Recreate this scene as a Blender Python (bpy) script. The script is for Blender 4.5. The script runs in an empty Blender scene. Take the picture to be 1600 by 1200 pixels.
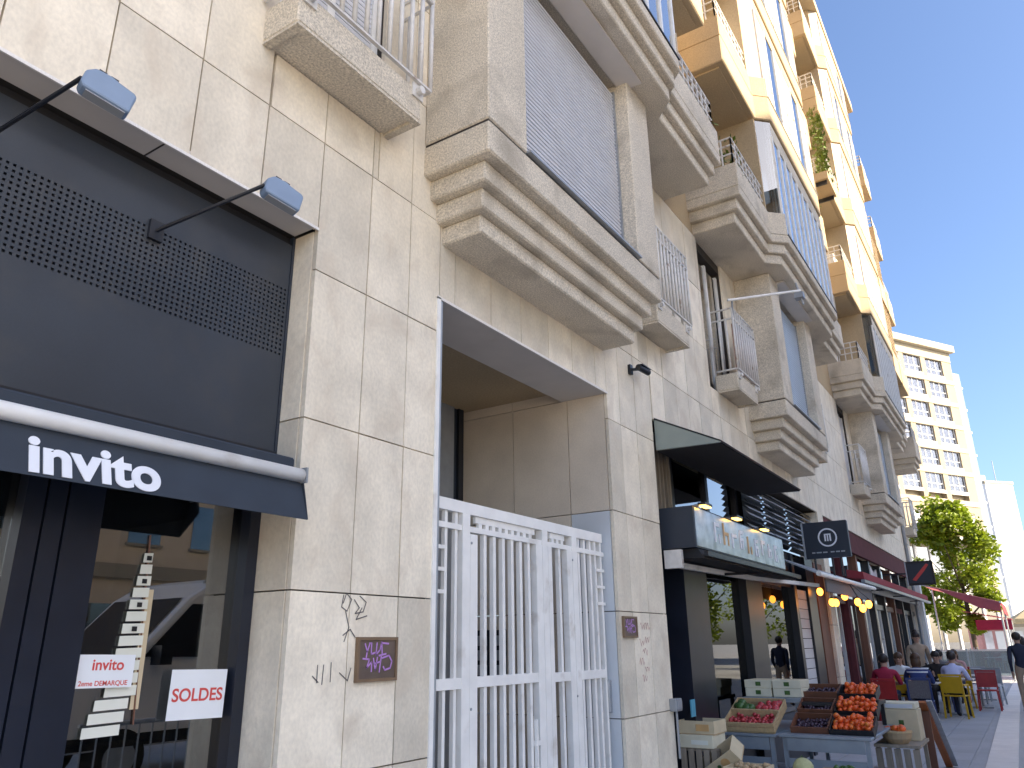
import bpy, bmesh, math, random
from mathutils import Vector, Matrix
rnd = random.Random(7)
S = bpy.context.scene
COL = S.collection
R = math.radians

# ------------------------------------------------------------------ camera
cam = bpy.data.cameras.new('camera')
cam.sensor_fit = 'HORIZONTAL'; cam.sensor_width = 36.0; cam.lens = 1195.0 / 1600 * 36
cam.clip_start = 0.05; cam.clip_end = 2000
cam_o = bpy.data.objects.new('camera', cam); COL.objects.link(cam_o)
yaw, pit, rol = R(32.96), R(18.87), R(-0.775)
F = Vector((math.cos(yaw) * math.cos(pit), math.sin(yaw) * math.cos(pit), math.sin(pit)))
Rv = Vector((math.sin(yaw), -math.cos(yaw), 0)); Uv = Rv.cross(F)
R2 = Rv * math.cos(rol) + Uv * math.sin(rol); U2 = Uv * math.cos(rol) - Rv * math.sin(rol)
M = Matrix(((R2.x, U2.x, -F.x, 0), (R2.y, U2.y, -F.y, -3.0), (R2.z, U2.z, -F.z, 1.6), (0, 0, 0, 1)))
cam_o.matrix_world = M
S.camera = cam_o

# ------------------------------------------------------------------ sky, sun, exposure
SUN = Vector((0.06, -0.83, 0.46)).normalized()       # direction towards the sun
W = bpy.data.worlds.new('World'); S.world = W; W.use_nodes = True
nt = W.node_tree
sky = nt.nodes.new('ShaderNodeTexSky'); sky.sky_type = 'NISHITA'; sky.sun_disc = False
sky.sun_elevation = math.asin(SUN.z); sky.sun_rotation = math.atan2(SUN.x, SUN.y)
sky.altitude = 200; sky.air_density = 0.8; sky.dust_density = 3.0; sky.ozone_density = 4.2
bg = nt.nodes['Background']; bg.inputs['Strength'].default_value = 0.105
nt.links.new(sky.outputs[0], bg.inputs[0])
sl = bpy.data.lights.new('sun', 'SUN'); sl.energy = 4.5; sl.angle = R(0.5); sl.color = (1.0, 0.83, 0.60)
so = bpy.data.objects.new('sun', sl); COL.objects.link(so)
so.rotation_euler = (-SUN).to_track_quat('-Z', 'Y').to_euler(); so.location = (10, -30, 40)
S.view_settings.view_transform = 'Standard'; S.view_settings.look = 'None'
S.view_settings.exposure = 1.78; S.view_settings.gamma = 1.0
S.render.engine = 'CYCLES'
S.cycles.use_denoising = True
S.cycles.max_bounces = 8; S.cycles.diffuse_bounces = 7; S.cycles.glossy_bounces = 4
S.cycles.transparent_max_bounces = 12; S.cycles.transmission_bounces = 6
S.cycles.sample_clamp_indirect = 8

# ------------------------------------------------------------------ materials
MATS = {}
def mat(name, col, rough=0.6, var=0.12, scale=6.0, bump=0.0, bscale=60.0, metal=0.0, rand=0.0,
        fine=0.0, fscale=150.0, stretch=(1, 1, 1), stain=None, spec=0.5, emit=0.0, warm=None):
    m = bpy.data.materials.new(name); m.use_nodes = True; MATS[name] = m
    n = m.node_tree.nodes; l = m.node_tree.links
    p = n['Principled BSDF']
    p.inputs['Roughness'].default_value = rough; p.inputs['Metallic'].default_value = metal
    p.inputs['Specular IOR Level'].default_value = spec
    geo = n.new('ShaderNodeNewGeometry')
    mp = n.new('ShaderNodeMapping'); mp.inputs['Scale'].default_value = stretch
    l.new(geo.outputs['Position'], mp.inputs['Vector'])
    def noise(sc, det=4.0):
        t = n.new('ShaderNodeTexNoise'); t.inputs['Scale'].default_value = sc; t.inputs['Detail'].default_value = det
        l.new(mp.outputs[0], t.inputs['Vector']); return t.outputs['Fac']
    def fac(sock, lo, hi):
        r = n.new('ShaderNodeMapRange'); r.inputs[1].default_value = 0.3; r.inputs[2].default_value = 0.7
        r.inputs[3].default_value = lo; r.inputs[4].default_value = hi; l.new(sock, r.inputs[0]); return r.outputs[0]
    def mul(a, b):
        q = n.new('ShaderNodeMath'); q.operation = 'MULTIPLY'; l.new(a, q.inputs[0]); l.new(b, q.inputs[1]); return q.outputs[0]
    v = fac(noise(scale), 1 - var, 1 + var)
    if fine: v = mul(v, fac(noise(fscale, 2.0), 1 - fine, 1 + fine))
    if rand:
        oi = n.new('ShaderNodeObjectInfo')
        r = n.new('ShaderNodeMapRange'); r.inputs[3].default_value = 1 - rand; r.inputs[4].default_value = 1 + rand
        l.new(oi.outputs['Random'], r.inputs[0]); v = mul(v, r.outputs[0])
    c = n.new('ShaderNodeVectorMath'); c.operation = 'SCALE'; c.inputs[0].default_value = col[:3]
    l.new(v, c.inputs['Scale']); out = c.outputs[0]
    if stain:
        scol, ssc, lo, hi = stain
        mx = n.new('ShaderNodeMix'); mx.data_type = 'RGBA'
        t = noise(ssc, 8.0); t.node.inputs['Distortion'].default_value = 0.7 if name == 'limestone' else 0.15; r = n.new('ShaderNodeMapRange'); r.inputs[1].default_value = lo; r.inputs[2].default_value = hi
        l.new(t, r.inputs[0]); l.new(r.outputs[0], mx.inputs[0]); l.new(out, mx.inputs[6]); mx.inputs[7].default_value = (*scol, 1)
        out = mx.outputs[2]
    l.new(out, p.inputs['Base Color'])
    if bump:
        b = n.new('ShaderNodeBump'); b.inputs['Strength'].default_value = bump; b.inputs['Distance'].default_value = 0.01
        l.new(noise(bscale, 3.0), b.inputs['Height']); l.new(b.outputs[0], p.inputs['Normal'])
    if emit:
        p.inputs['Emission Color'].default_value = (*(warm or col)[:3], 1); p.inputs['Emission Strength'].default_value = emit
    return m
def glass(name, tint=(0.8, 0.85, 0.85), boost=2.0, rough=0.0, through=1.0):
    m = bpy.data.materials.new(name); m.use_nodes = True; MATS[name] = m
    n = m.node_tree.nodes; l = m.node_tree.links
    n.remove(n['Principled BSDF'])
    t = n.new('ShaderNodeBsdfTransparent'); t.inputs[0].default_value = (*[c * through for c in tint], 1)
    g = n.new('ShaderNodeBsdfGlossy'); g.inputs['Roughness'].default_value = rough
    fr = n.new('ShaderNodeFresnel'); fr.inputs['IOR'].default_value = 1.52
    mu = n.new('ShaderNodeMath'); mu.operation = 'MULTIPLY'; mu.inputs[1].default_value = boost; mu.use_clamp = True
    l.new(fr.outputs[0], mu.inputs[0])
    mx = n.new('ShaderNodeMixShader'); l.new(mu.outputs[0], mx.inputs[0]); l.new(t.outputs[0], mx.inputs[1]); l.new(g.outputs[0], mx.inputs[2])
    l.new(mx.outputs[0], n['Material Output'].inputs[0])
    return m
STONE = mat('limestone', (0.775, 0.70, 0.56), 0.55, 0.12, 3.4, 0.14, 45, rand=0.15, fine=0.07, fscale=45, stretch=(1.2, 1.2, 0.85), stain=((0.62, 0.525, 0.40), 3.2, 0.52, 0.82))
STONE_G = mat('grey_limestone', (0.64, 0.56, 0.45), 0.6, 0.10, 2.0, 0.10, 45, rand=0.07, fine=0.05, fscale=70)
JOINT = mat('joint_shadow', (0.05, 0.042, 0.035), 0.9, 0.2)
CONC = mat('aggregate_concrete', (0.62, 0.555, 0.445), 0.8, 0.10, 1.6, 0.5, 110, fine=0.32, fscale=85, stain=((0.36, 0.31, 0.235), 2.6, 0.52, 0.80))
CONC_SUN = mat('sunlit_concrete', (0.43, 0.33, 0.20), 0.8, 0.08, 1.2, 0.3, 90, fine=0.12, fscale=60)  # same concrete on sunlit floors, its colour darkened and given golden sunlight
PLAST = mat('soffit_plaster', (0.62, 0.575, 0.52), 0.75, 0.05, 3, 0.05, 80)
WHITE = mat('white_paint', (0.86, 0.85, 0.81), 0.38, 0.06, 7, 0.05, 60, stain=((0.55, 0.50, 0.43), 4.5, 0.60, 0.80))
WHITE_D = mat('worn_white_paint', (0.66, 0.64, 0.60), 0.5, 0.10, 14, 0.05, 60, stain=((0.30, 0.18, 0.11), 9, 0.62, 0.75))
SHUT = mat('shutter_white', (0.66, 0.67, 0.70), 0.45, 0.04, 4)
SHUT_C = mat('sunlit_shutter', (0.50, 0.45, 0.36), 0.5, 0.08, 3)  # white shutters toned down and warmed in colour where direct sun falls
SHUT_B = mat('shutter_pale_blue', (0.55, 0.64, 0.74), 0.4, 0.05, 3)
PALE = mat('pale_painted_panel', (0.62, 0.655, 0.68), 0.5, 0.04, 4)
NAVY = mat('navy_metal', (0.022, 0.030, 0.045), 0.42, 0.12, 2.5, fine=0.03, fscale=200)
PERF = mat('perforated_steel', (0.032, 0.040, 0.053), 0.40, 0.16, 1.8, spec=0.5, fine=0.05, stain=((0.052, 0.055, 0.060), 3.5, 0.52, 0.8))
CLOTH_N = mat('awning_navy_cloth', (0.026, 0.036, 0.052), 0.75, 0.10, 6, 0.1, 400)
FRAMEK = mat('midnight_frame', (0.010, 0.014, 0.026), 0.35, 0.2, 5)
BLACK = mat('black_metal', (0.012, 0.014, 0.020), 0.35, 0.2, 5)
BLACKM = mat('matt_black', (0.014, 0.014, 0.016), 0.8, 0.2, 5)
LAMPB = mat('lamp_blue_grey', (0.19, 0.265, 0.38), 0.45, 0.05, 10)
GREYM = mat('grey_metal', (0.32, 0.34, 0.36), 0.4, 0.08, 8, metal=0.3)
GALV = mat('galvanised', (0.42, 0.45, 0.48), 0.45, 0.10, 10, metal=0.5)
PAPER = mat('paper', (0.80, 0.83, 0.86), 0.7, 0.02, 8)
PAPER_Y = mat('cream_paper', (0.74, 0.75, 0.66), 0.75, 0.03, 8)
PRINT_R = mat('red_print', (0.62, 0.07, 0.06), 0.6, 0.05)
LETTER = mat('white_lettering', (0.78, 0.80, 0.84), 0.6, 0.03)
BROWN = mat('plaque_bronze', (0.13, 0.095, 0.075), 0.45, 0.15, 9)
BROWN_F = mat('plaque_frame', (0.20, 0.13, 0.075), 0.5, 0.12, 9)
PURPLE = mat('purple_paint', (0.50, 0.26, 0.62), 0.5, 0.12, 40)
SCRIB = mat('dark_scribble', (0.12, 0.11, 0.11), 0.7, 0.15, 50)
SCRIB_R = mat('pink_scribble', (0.48, 0.25, 0.23), 0.7, 0.15, 50)
GREENP = mat('canopy_green_grey', (0.27, 0.31, 0.28), 0.5, 0.06, 4)
DKRED = mat('oxblood_paint', (0.10, 0.022, 0.025), 0.9, 0.15, 5)
REDC = mat('red_awning_cloth', (0.30, 0.035, 0.045), 0.8, 0.1, 7)
PINKC = mat('sunlit_red_cloth', (0.50, 0.16, 0.19), 0.8, 0.08, 5)  # red cloth with the pink of sunlight through it put into the colour
RUST = mat('brown_timber', (0.16, 0.065, 0.035), 0.55, 0.18, 7, stretch=(1, 1, .2))
WOOD = mat('pale_crate_wood', (0.50, 0.36, 0.19), 0.7, 0.12, 9, 0.1, 80, rand=0.15, stretch=(1, 4, 4))
WOOD_G = mat('grey_pallet_wood', (0.30, 0.25, 0.19), 0.8, 0.15, 9, 0.1, 80, rand=0.2, stretch=(4, 4, .6))
CARD = mat('cardboard', (0.46, 0.33, 0.19), 0.85, 0.08, 10, rand=0.08)
CARD_L = mat('light_cardboard', (0.62, 0.52, 0.34), 0.85, 0.06, 10, rand=0.05)
WBOX = mat('white_box', (0.70, 0.655, 0.49), 0.7, 0.05, 10)
PLASTIC_K = mat('black_plastic', (0.015, 0.015, 0.018), 0.45, 0.1)
TOM = mat('tomato', (0.78, 0.12, 0.025), 0.32, 0.30, 18, stain=((0.70, 0.24, 0.03), 14, 0.5, 0.75))
STRAW = mat('strawberry', (0.45, 0.045, 0.05), 0.35, 0.35, 40)
GRAPE = mat('grape', (0.055, 0.03, 0.05), 0.35, 0.4, 40)
GREENF = mat('green_fruit', (0.05, 0.12, 0.025), 0.4, 0.25, 20)
MELON = mat('melon', (0.45, 0.45, 0.22), 0.6, 0.15, 30, 0.2, 60)
ASPH = mat('paving_grey', (0.40, 0.41, 0.42), 0.85, 0.10, 0.8, 0.15, 60, fine=0.08, fscale=40)
SQP = mat('sandy_bounce_paving', (0.62, 0.54, 0.42), 0.85, 0.08, 0.6, 0.1, 40)
TERR = mat('terrace_paving', (0.38, 0.395, 0.415), 0.8, 0.08, 1.3, 0.1, 50, fine=0.06, fscale=40, rand=0.06)
KERB = mat('pale_granite', (0.78, 0.75, 0.70), 0.75, 0.06, 3, 0.1, 90, fine=0.08, fscale=120, rand=0.05)
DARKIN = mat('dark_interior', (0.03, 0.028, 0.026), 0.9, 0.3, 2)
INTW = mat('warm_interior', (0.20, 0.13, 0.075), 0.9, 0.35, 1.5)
TANB = mat('tan_render', (0.66, 0.54, 0.39), 0.8, 0.06, 2, rand=0.03)
FARC = mat('far_cream', (0.29, 0.24, 0.165), 0.8, 0.05, 0.5)
FARC2 = mat('far_cream_light', (0.35, 0.305, 0.225), 0.8, 0.05, 0.5)
FARW = mat('far_white', (0.72, 0.70, 0.68), 0.7, 0.03, 0.5)
CURT = mat('window_curtain', (0.74, 0.73, 0.77), 0.7, 0.25, 1.8)
BARK = mat('bark', (0.09, 0.07, 0.05), 0.9, 0.25, 12, 0.5, 30)
LEAF = mat('leaf', (0.20, 0.27, 0.012), 0.5, 0.45, 1.6, fine=0.25, fscale=9)
def leafy(m):
    n = m.node_tree.nodes; l = m.node_tree.links; p = n['Principled BSDF']; t = n.new('ShaderNodeBsdfTranslucent')
    l.new(p.inputs['Base Color'].links[0].from_socket, t.inputs[0]); x = n.new('ShaderNodeMixShader'); x.inputs[0].default_value = 0.4
    l.new(p.outputs[0], x.inputs[1]); l.new(t.outputs[0], x.inputs[2]); l.new(x.outputs[0], n['Material Output'].inputs[0])
leafy(LEAF)
LEAF2 = mat('balcony_leaf', (0.10, 0.15, 0.015), 0.55, 0.4, 5)
SKIN = mat('skin', (0.45, 0.27, 0.19), 0.55, 0.05, 12)
HAIR_D = mat('dark_hair', (0.025, 0.016, 0.012), 0.5, 0.3, 30)
HAIR_B = mat('brown_hair', (0.085, 0.042, 0.018), 0.5, 0.3, 30, stretch=(1, 1, .2))
YEL = mat('yellow_paint', (0.62, 0.38, 0.015), 0.4, 0.08, 10)
REDP = mat('red_paint', (0.38, 0.02, 0.02), 0.4, 0.1, 10)
BLUEP = mat('blue_paint', (0.03, 0.05, 0.16), 0.45, 0.1, 10)
NETG = mat('grey_mesh_fabric', (0.16, 0.15, 0.15), 0.8, 0.25, 60)
TABLE = mat('table_top', (0.50, 0.46, 0.42), 0.5, 0.08, 8)
C_RED = mat('red_shirt', (0.34, 0.015, 0.05), 0.8, 0.1, 9)
C_WHITE = mat('lilac_shirt', (0.56, 0.60, 0.85), 0.8, 0.05, 9)
C_NAVY = mat('navy_cloth', (0.015, 0.02, 0.045), 0.8, 0.15, 9)
C_STR = mat('navy_cloth_blue', (0.03, 0.05, 0.17), 0.8, 0.1, 9)
C_DARK = mat('dark_cloth', (0.03, 0.025, 0.025), 0.8, 0.2, 9)
C_JEAN = mat('jeans', (0.06, 0.08, 0.14), 0.8, 0.15, 12)
C_BEIGE = mat('beige_cloth', (0.40, 0.30, 0.21), 0.8, 0.1, 9)
C_PINK = mat('pink_cloth', (0.55, 0.30, 0.30), 0.8, 0.1, 9)
VANW = mat('van_white', (0.80, 0.80, 0.80), 0.25, 0.03, 2)
TYRE = mat('tyre', (0.015, 0.015, 0.015), 0.8, 0.1)
BULB = mat('warm_bulb', (1.0, 0.55, 0.16), 0.4, 0.0, emit=2.4, warm=(1.0, 0.33, 0.035))
SPOTL = mat('warm_spot', (1.0, 0.62, 0.2), 0.4, 0.0, emit=1.6, warm=(1.0, 0.55, 0.12))
SIGNF = mat('sign_mirror_face', (0.52, 0.57, 0.62), 0.22, 0.35, 7, metal=0.45)
SIGNO = mat('sign_orange_letter', (0.62, 0.38, 0.16), 0.45, 0.1)
TEAL = mat('blue_label', (0.10, 0.36, 0.50), 0.5, 0.1)
ORANGEB = mat('orange_board', (0.40, 0.12, 0.03), 0.5, 0.12, 8)
STEELB = mat('stall_steel', (0.27, 0.31, 0.35), 0.45, 0.10, 6, metal=0.3)
GLS = glass('shop_glass', (0.45, 0.48, 0.48), 5.5)
GLSG = glass('grocer_glass', (0.5, 0.53, 0.53), 1.2)
GLS2 = glass('window_glass', (0.55, 0.62, 0.66), 3.0)
GLSF = glass('far_window_glass', (0.95, 0.96, 0.98), 0.9)
GLSB = glass('blue_curtain_wall', (0.45, 0.58, 0.66), 4.5, through=0.6)

# ------------------------------------------------------------------ helpers
class MB:
    def __init__(s): s.v = []; s.f = []
    def box(s, x0, x1, y0, y1, z0, z1, M=None):
        i = len(s.v)
        c = [(x0, y0, z0), (x1, y0, z0), (x1, y1, z0), (x0, y1, z0), (x0, y0, z1), (x1, y0, z1), (x1, y1, z1), (x0, y1, z1)]
        if M: c = [tuple(M @ Vector(p)) for p in c]
        s.v += c
        s.f += [(i, i + 3, i + 2, i + 1), (i + 4, i + 5, i + 6, i + 7), (i, i + 1, i + 5, i + 4), (i + 1, i + 2, i + 6, i + 5), (i + 2, i + 3, i + 7, i + 6), (i + 3, i, i + 4, i + 7)]
        return s
    def prism(s, pts, axis, a, b):
        """pts: 2d outline; axis 'z': (x,y), 'x': (y,z), 'y': (x,z)"""
        def mk(p, t): return {'z': (p[0], p[1], t), 'x': (t, p[0], p[1]), 'y': (p[0], t, p[1])}[axis]
        i = len(s.v); n = len(pts)
        s.v += [mk(p, a) for p in pts] + [mk(p, b) for p in pts]
        s.f += [tuple(range(i + n - 1, i - 1, -1)), tuple(range(i + n, i + 2 * n))]
        for k in range(n): s.f.append((i + k, i + (k + 1) % n, i + n + (k + 1) % n, i + n + k))
        return s
    def tube(s, p, q, r, n=8, r2=None, caps=True):
        p = Vector(p); q = Vector(q); d = (q - p); 
        if d.length < 1e-6: return s
        d.normalize(); a = d.orthogonal().normalized(); b = d.cross(a); r2 = r if r2 is None else r2
        i = len(s.v)
        for c, rr in ((p, r), (q, r2)):
            for k in range(n):
                t = 2 * math.pi * k / n; s.v.append(tuple(c + (a * math.cos(t) + b * math.sin(t)) * rr))
        for k in range(n): s.f.append((i + k, i + (k + 1) % n, i + n + (k + 1) % n, i + n + k))
        if caps: s.f += [tuple(range(i + n - 1, i - 1, -1)), tuple(range(i + n, i + 2 * n))]
        return s
    def bar(s, p, q, w, h):
        p = Vector(p); q = Vector(q); d = (q - p).normalized()
        up = Vector((0, 0, 1)) if abs(d.z) < 0.95 else Vector((0, 1, 0))
        a = d.cross(up).normalized(); b = a.cross(d).normalized(); i = len(s.v)
        for c in (p, q):
            for u, t in ((-1, -1), (1, -1), (1, 1), (-1, 1)): s.v.append(tuple(c + a * (w / 2 * u) + b * (h / 2 * t)))
        s.f += [(i + 3, i + 2, i + 1, i), (i + 4, i + 5, i + 6, i + 7)]
        for k in range(4): s.f.append((i + k, i + (k + 1) % 4, i + 4 + (k + 1) % 4, i + 4 + k))
        return s
    def sphere(s, c, r, n=8, m=5, sc=(1, 1, 1)):
        i = len(s.v); c = Vector(c)
        s.v.append((c.x, c.y, c.z + r * sc[2]))
        for a in range(1, m):
            t = math.pi * a / m
            for k in range(n):
                u = 2 * math.pi * k / n
                s.v.append((c.x + r * sc[0] * math.sin(t) * math.cos(u), c.y + r * sc[1] * math.sin(t) * math.sin(u), c.z + r * sc[2] * math.cos(t)))
        s.v.append((c.x, c.y, c.z - r * sc[2])); e = len(s.v) - 1
        for k in range(n): s.f.append((i, i + 1 + k, i + 1 + (k + 1) % n))
        for a in range(m - 2):
            for k in range(n):
                q = i + 1 + a * n; s.f.append((q + k, q + n + k, q + n + (k + 1) % n, q + (k + 1) % n))
        q = i + 1 + (m - 2) * n
        for k in range(n): s.f.append((q + k, e, q + (k + 1) % n))
        return s
    def quad(s, *p):
        i = len(s.v); s.v += [tuple(q) for q in p]; s.f.append(tuple(range(i, i + len(p)))); return s
    def mesh(s, name, m, smooth=False):
        me = bpy.data.meshes.new(name); me.from_pydata(s.v, [], s.f); me.update()
        bm = bmesh.new(); bm.from_mesh(me); bmesh.ops.recalc_face_normals(bm, faces=bm.faces); bm.to_mesh(me); bm.free()
        if m: me.materials.append(m)
        if smooth:
            for p in me.polygons: p.use_smooth = True
        return me
    def build(s, name, m, parent=None, bevel=0.0, smooth=False, loc=None, rot=None, seg=1):
        o = bpy.data.objects.new(name, s.mesh(name, m, smooth)); COL.objects.link(o)
        if parent is not None: o.parent = parent
        if loc is not None: o.location = loc
        if rot is not None: o.rotation_euler = rot
        if bevel:
            b = o.modifiers.new('bevel', 'BEVEL'); b.width = bevel; b.segments = seg; b.limit_method = 'ANGLE'
        return o
LABELS = set()
def tag(o, label=None, cat=None, group=None, kind=None):
    if label:
        if label in LABELS: print('DUPLICATE LABEL', label)
        LABELS.add(label); o['label'] = label
    if cat: o['category'] = cat
    if group: o['group'] = group
    if kind: o['kind'] = kind
    return o
def empty(name, loc=(0, 0, 0), rz=0.0, label=None, cat=None, group=None):
    o = bpy.data.objects.new(name, None); COL.objects.link(o); o.location = loc; o.rotation_euler = (0, 0, rz)
    o.empty_display_size = 0.2
    tag(o, label, cat, group); return o
def inst(me, name, parent, loc, rot=(0, 0, 0)):
    o = bpy.data.objects.new(name, me); COL.objects.link(o); o.parent = parent; o.location = loc; o.rotation_euler = rot
    return o
BOXC = {}
def boxi(name, parent, m, x0, x1, y0, y1, z0, z1):
    """a box part whose mesh is shared by every box of the same size and material"""
    k = (round(x1 - x0, 3), round(y1 - y0, 3), round(z1 - z0, 3), m.name)
    if k not in BOXC:
        a, b, c = k[0] / 2, k[1] / 2, k[2] / 2
        BOXC[k] = MB().box(-a, a, -b, b, -c, c).mesh(name, m)
    return inst(BOXC[k], name, parent, ((x0 + x1) / 2, (y0 + y1) / 2, (z0 + z1) / 2))
def text(name, s, m, parent, loc, size, rot, depth=0.002, bold=0.0, align='LEFT', sx=1.0):
    cu = bpy.data.curves.new(name, 'FONT'); cu.body = s; cu.size = size; cu.extrude = depth; cu.offset = bold; cu.align_x = align
    o = bpy.data.objects.new(name, cu); COL.objects.link(o)
    dg = bpy.context.evaluated_depsgraph_get(); me = bpy.data.meshes.new_from_object(o.evaluated_get(dg))
    bpy.data.objects.remove(o); bpy.data.curves.remove(cu)
    me.name = name; me.materials.clear(); me.materials.append(m)
    o = bpy.data.objects.new(name, me); COL.objects.link(o); o.parent = parent; o.location = loc; o.rotation_euler = rot; o.scale = (sx, 1, 1)
    return o
def ribbon(mb, pts, w, y):
    """strokes drawn on a wall plane y (points are x,z)"""
    for a, b in zip(pts[:-1], pts[1:]):
        a = Vector(a); b = Vector(b); d = (b - a)
        if d.length < 1e-5: continue
        d.normalize(); n = Vector((-d.y, d.x)) * w / 2; e = d * w * 0.3
        q = [a - e + n, b + e + n, b + e - n, a - e - n]
        mb.quad(*[(p.x, y, p.y) for p in q])
    return mb
def wiggle(x0, z0, w, h, n, seed, k=3):
    r = random.Random(seed)
    return [(x0 + w * i / n + r.uniform(-.12, .12) * w / k, z0 + h * (0.5 + 0.5 * math.sin(i * 2.2 + r.uniform(-1, 1)))) for i in range(n + 1)]

# ================================================================== SETTING: ground
g = MB().quad((-400, -400, 0), (600, -400, 0), (600, 600, 0), (-400, 600, 0)).build('ground', ASPH); tag(g, kind='structure')
sq = MB().quad((-70, -60, 0.004), (-3.5, -60, 0.004), (-3.5, 0, 0.004), (-70, 0, 0.004)).build('square', SQP); tag(sq, kind='structure')  # unseen pale paving added to throw sunlight back onto the facade
pv = MB().quad((-4, -2.0, 0.004), (45, -1.72, 0.004), (45, 0.3, 0.004), (-4, 0.3, 0.004)).build('pavement', TERR); tag(pv, kind='structure')
x = 6.0; k = 0
while x < 45:
    w = 0.9 if x < 26 else 2.4
    for j in range(4):
        y0 = -1.98 + 0.0062 * x + j * 0.53; y1 = y0 + 0.52
        boxi('paving_slab', pv, TERR, x + 0.01 + 0.2 * (j % 2), x + w - 0.002 + 0.2 * (j % 2), y0, y1, 0.002, 0.016)
    x += w; k += 1
kb = MB().quad((-4, -2.44, 0.004), (45, -2.22, 0.004), (45, -1.74, 0.004), (-4, -2.04, 0.004)).build('kerb', TERR); tag(kb, kind='structure')
KP = [(6, -2.20), (12.69, -2.10), (24.9, -1.90), (36, -1.85), (41, -2.1), (45, -2.9)]
def kerb_y(x):
    for (a, ya), (b, yb) in zip(KP[:-1], KP[1:]):
        if a <= x <= b: return ya + (yb - ya) * (x - a) / (b - a)
    return KP[-1][1]
x = 6.2
while x < 44.5:
    ya, yb = kerb_y(x), kerb_y(min(x + 1.0, 45))
    MB().prism([(x, ya - .36), (x + .99, yb - .36), (x + .99, yb), (x, ya)], 'z', 0.003, 0.026).build('kerb_stone', KERB, kb)
    x += 1.0

# ================================================================== APARTMENT BUILDING
XE = 28.5
bld = empty('apartment_building', (12, 0.2, 0), 0, 'stone-clad apartment building with stacked concrete bays and balconies along the street', 'building')
B = bld
B.location = (0, 0, 0)
def bpart(mb, name, m, parent=None, **k): return mb.build(name, m, parent or B, **k)
LZ = 3.855
OPEN = [(-4.0, 2.62), (3.725, 6.27), (7.37, 14.9), (15.35, 27.7)]
wall = MB()
for a, b in ((2.655, 3.69), (6.305, 7.335), (14.93, 15.32), (27.73, XE - .03)): wall.box(a, b, 0.034, 0.5, 0, LZ + .035)
WIN1 = [(2.22, 3.08), (7.1, 7.75), (9.42, 10.45), (14.35, 15.1), (18.75, 19.7), (24.3, 25.1)]
wall.box(-4, XE - .03, 0.034, 0.5, LZ + .035, 4.79); wall.box(-4, XE - .03, 0.034, 0.5, 6.86, 7.0)
xs_ = [-4] + [v for ab in WIN1 for v in ab] + [XE - .03]
for a, b in zip(xs_[0::2], xs_[1::2]): wall.box(a, b, 0.034, 0.5, 4.79, 6.86)
fw = bpart(wall, 'facade_wall', JOINT)
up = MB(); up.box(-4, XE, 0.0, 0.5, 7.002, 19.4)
upw = bpart(up, 'upper_wall', CONC_SUN)
bpart(MB().box(-4, XE - .03, 0.5, 12, 3.95, 19.3), 'inner_core', CONC_SUN)
# doors of the first-floor balconies (openings in the cladding)
WIN1 = [(2.22, 3.08), (7.1, 7.75), (9.42, 10.45), (14.35, 15.1), (18.75, 19.7), (24.3, 25.1)]
ROWS = [0.0, 1.01, 1.87, 2.745, 3.605, 4.435, 5.30, 6.16, 7.0]
JX = [-.4, 0.06, 0.49, 0.92, 1.346, 1.79, 2.21, 2.62, 3.03, 3.41, 3.725, 3.90, 4.35, 4.77, 5.20, 5.61, 6.05, 6.27, 6.55, 6.92, 7.34]
while JX[-1] < XE - .5: JX.append(JX[-1] + 0.395)
JX.append(XE)
G = 0.0042
def cell(x0, x1, z0, z1, far):
    dy = rnd.uniform(-.0015, .0015)
    boxi('stone_panel', fw, STONE, x0 + G, x1 - G, dy, 0.03 + dy, z0 + G, z1 - G)
npan = 0; far_mb = MB()
for zi in range(len(ROWS) - 1):
    z0, z1 = ROWS[zi], ROWS[zi + 1]
    edges = set(JX)
    cuts = OPEN if z0 < LZ else WIN1 if z0 >= 4.4 else []
    for a, b in cuts: edges |= {a, b}
    ed = sorted(edges)
    ed2 = [ed[0]]
    for e in ed[1:]:
        if e - ed2[-1] < 0.09 and not any(abs(e - c) < 1e-6 for ab in cuts for c in ab): continue
        ed2.append(e)
    for x0, x1 in zip(ed2[:-1], ed2[1:]):
        xm = (x0 + x1) / 2; zz0 = z0
        if z0 < LZ and any(a - 1e-6 <= xm <= b + 1e-6 for a, b in OPEN):
            if z1 <= LZ: continue
            zz0 = LZ
        if z0 >= 4.4 and any(a - 1e-6 <= xm <= b + 1e-6 for a, b in WIN1):
            if z0 < 6.8 and z1 > 4.9: 
                if zi == 5: 
                    boxi('stone_panel', fw, STONE, x0 + G, x1 - G, 0, .03, z0 + G, 4.79)
                continue
        if x1 - x0 < 0.05: continue
        if x0 < 14.5: cell(x0, x1, zz0, z1, False)
        else: far_mb.box(x0 + G, x1 - G, 0.0, 0.03, zz0 + G, z1 - G)
fo = far_mb.build('far_stone_panels', STONE, fw); tag(fo, kind='stuff')
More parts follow.
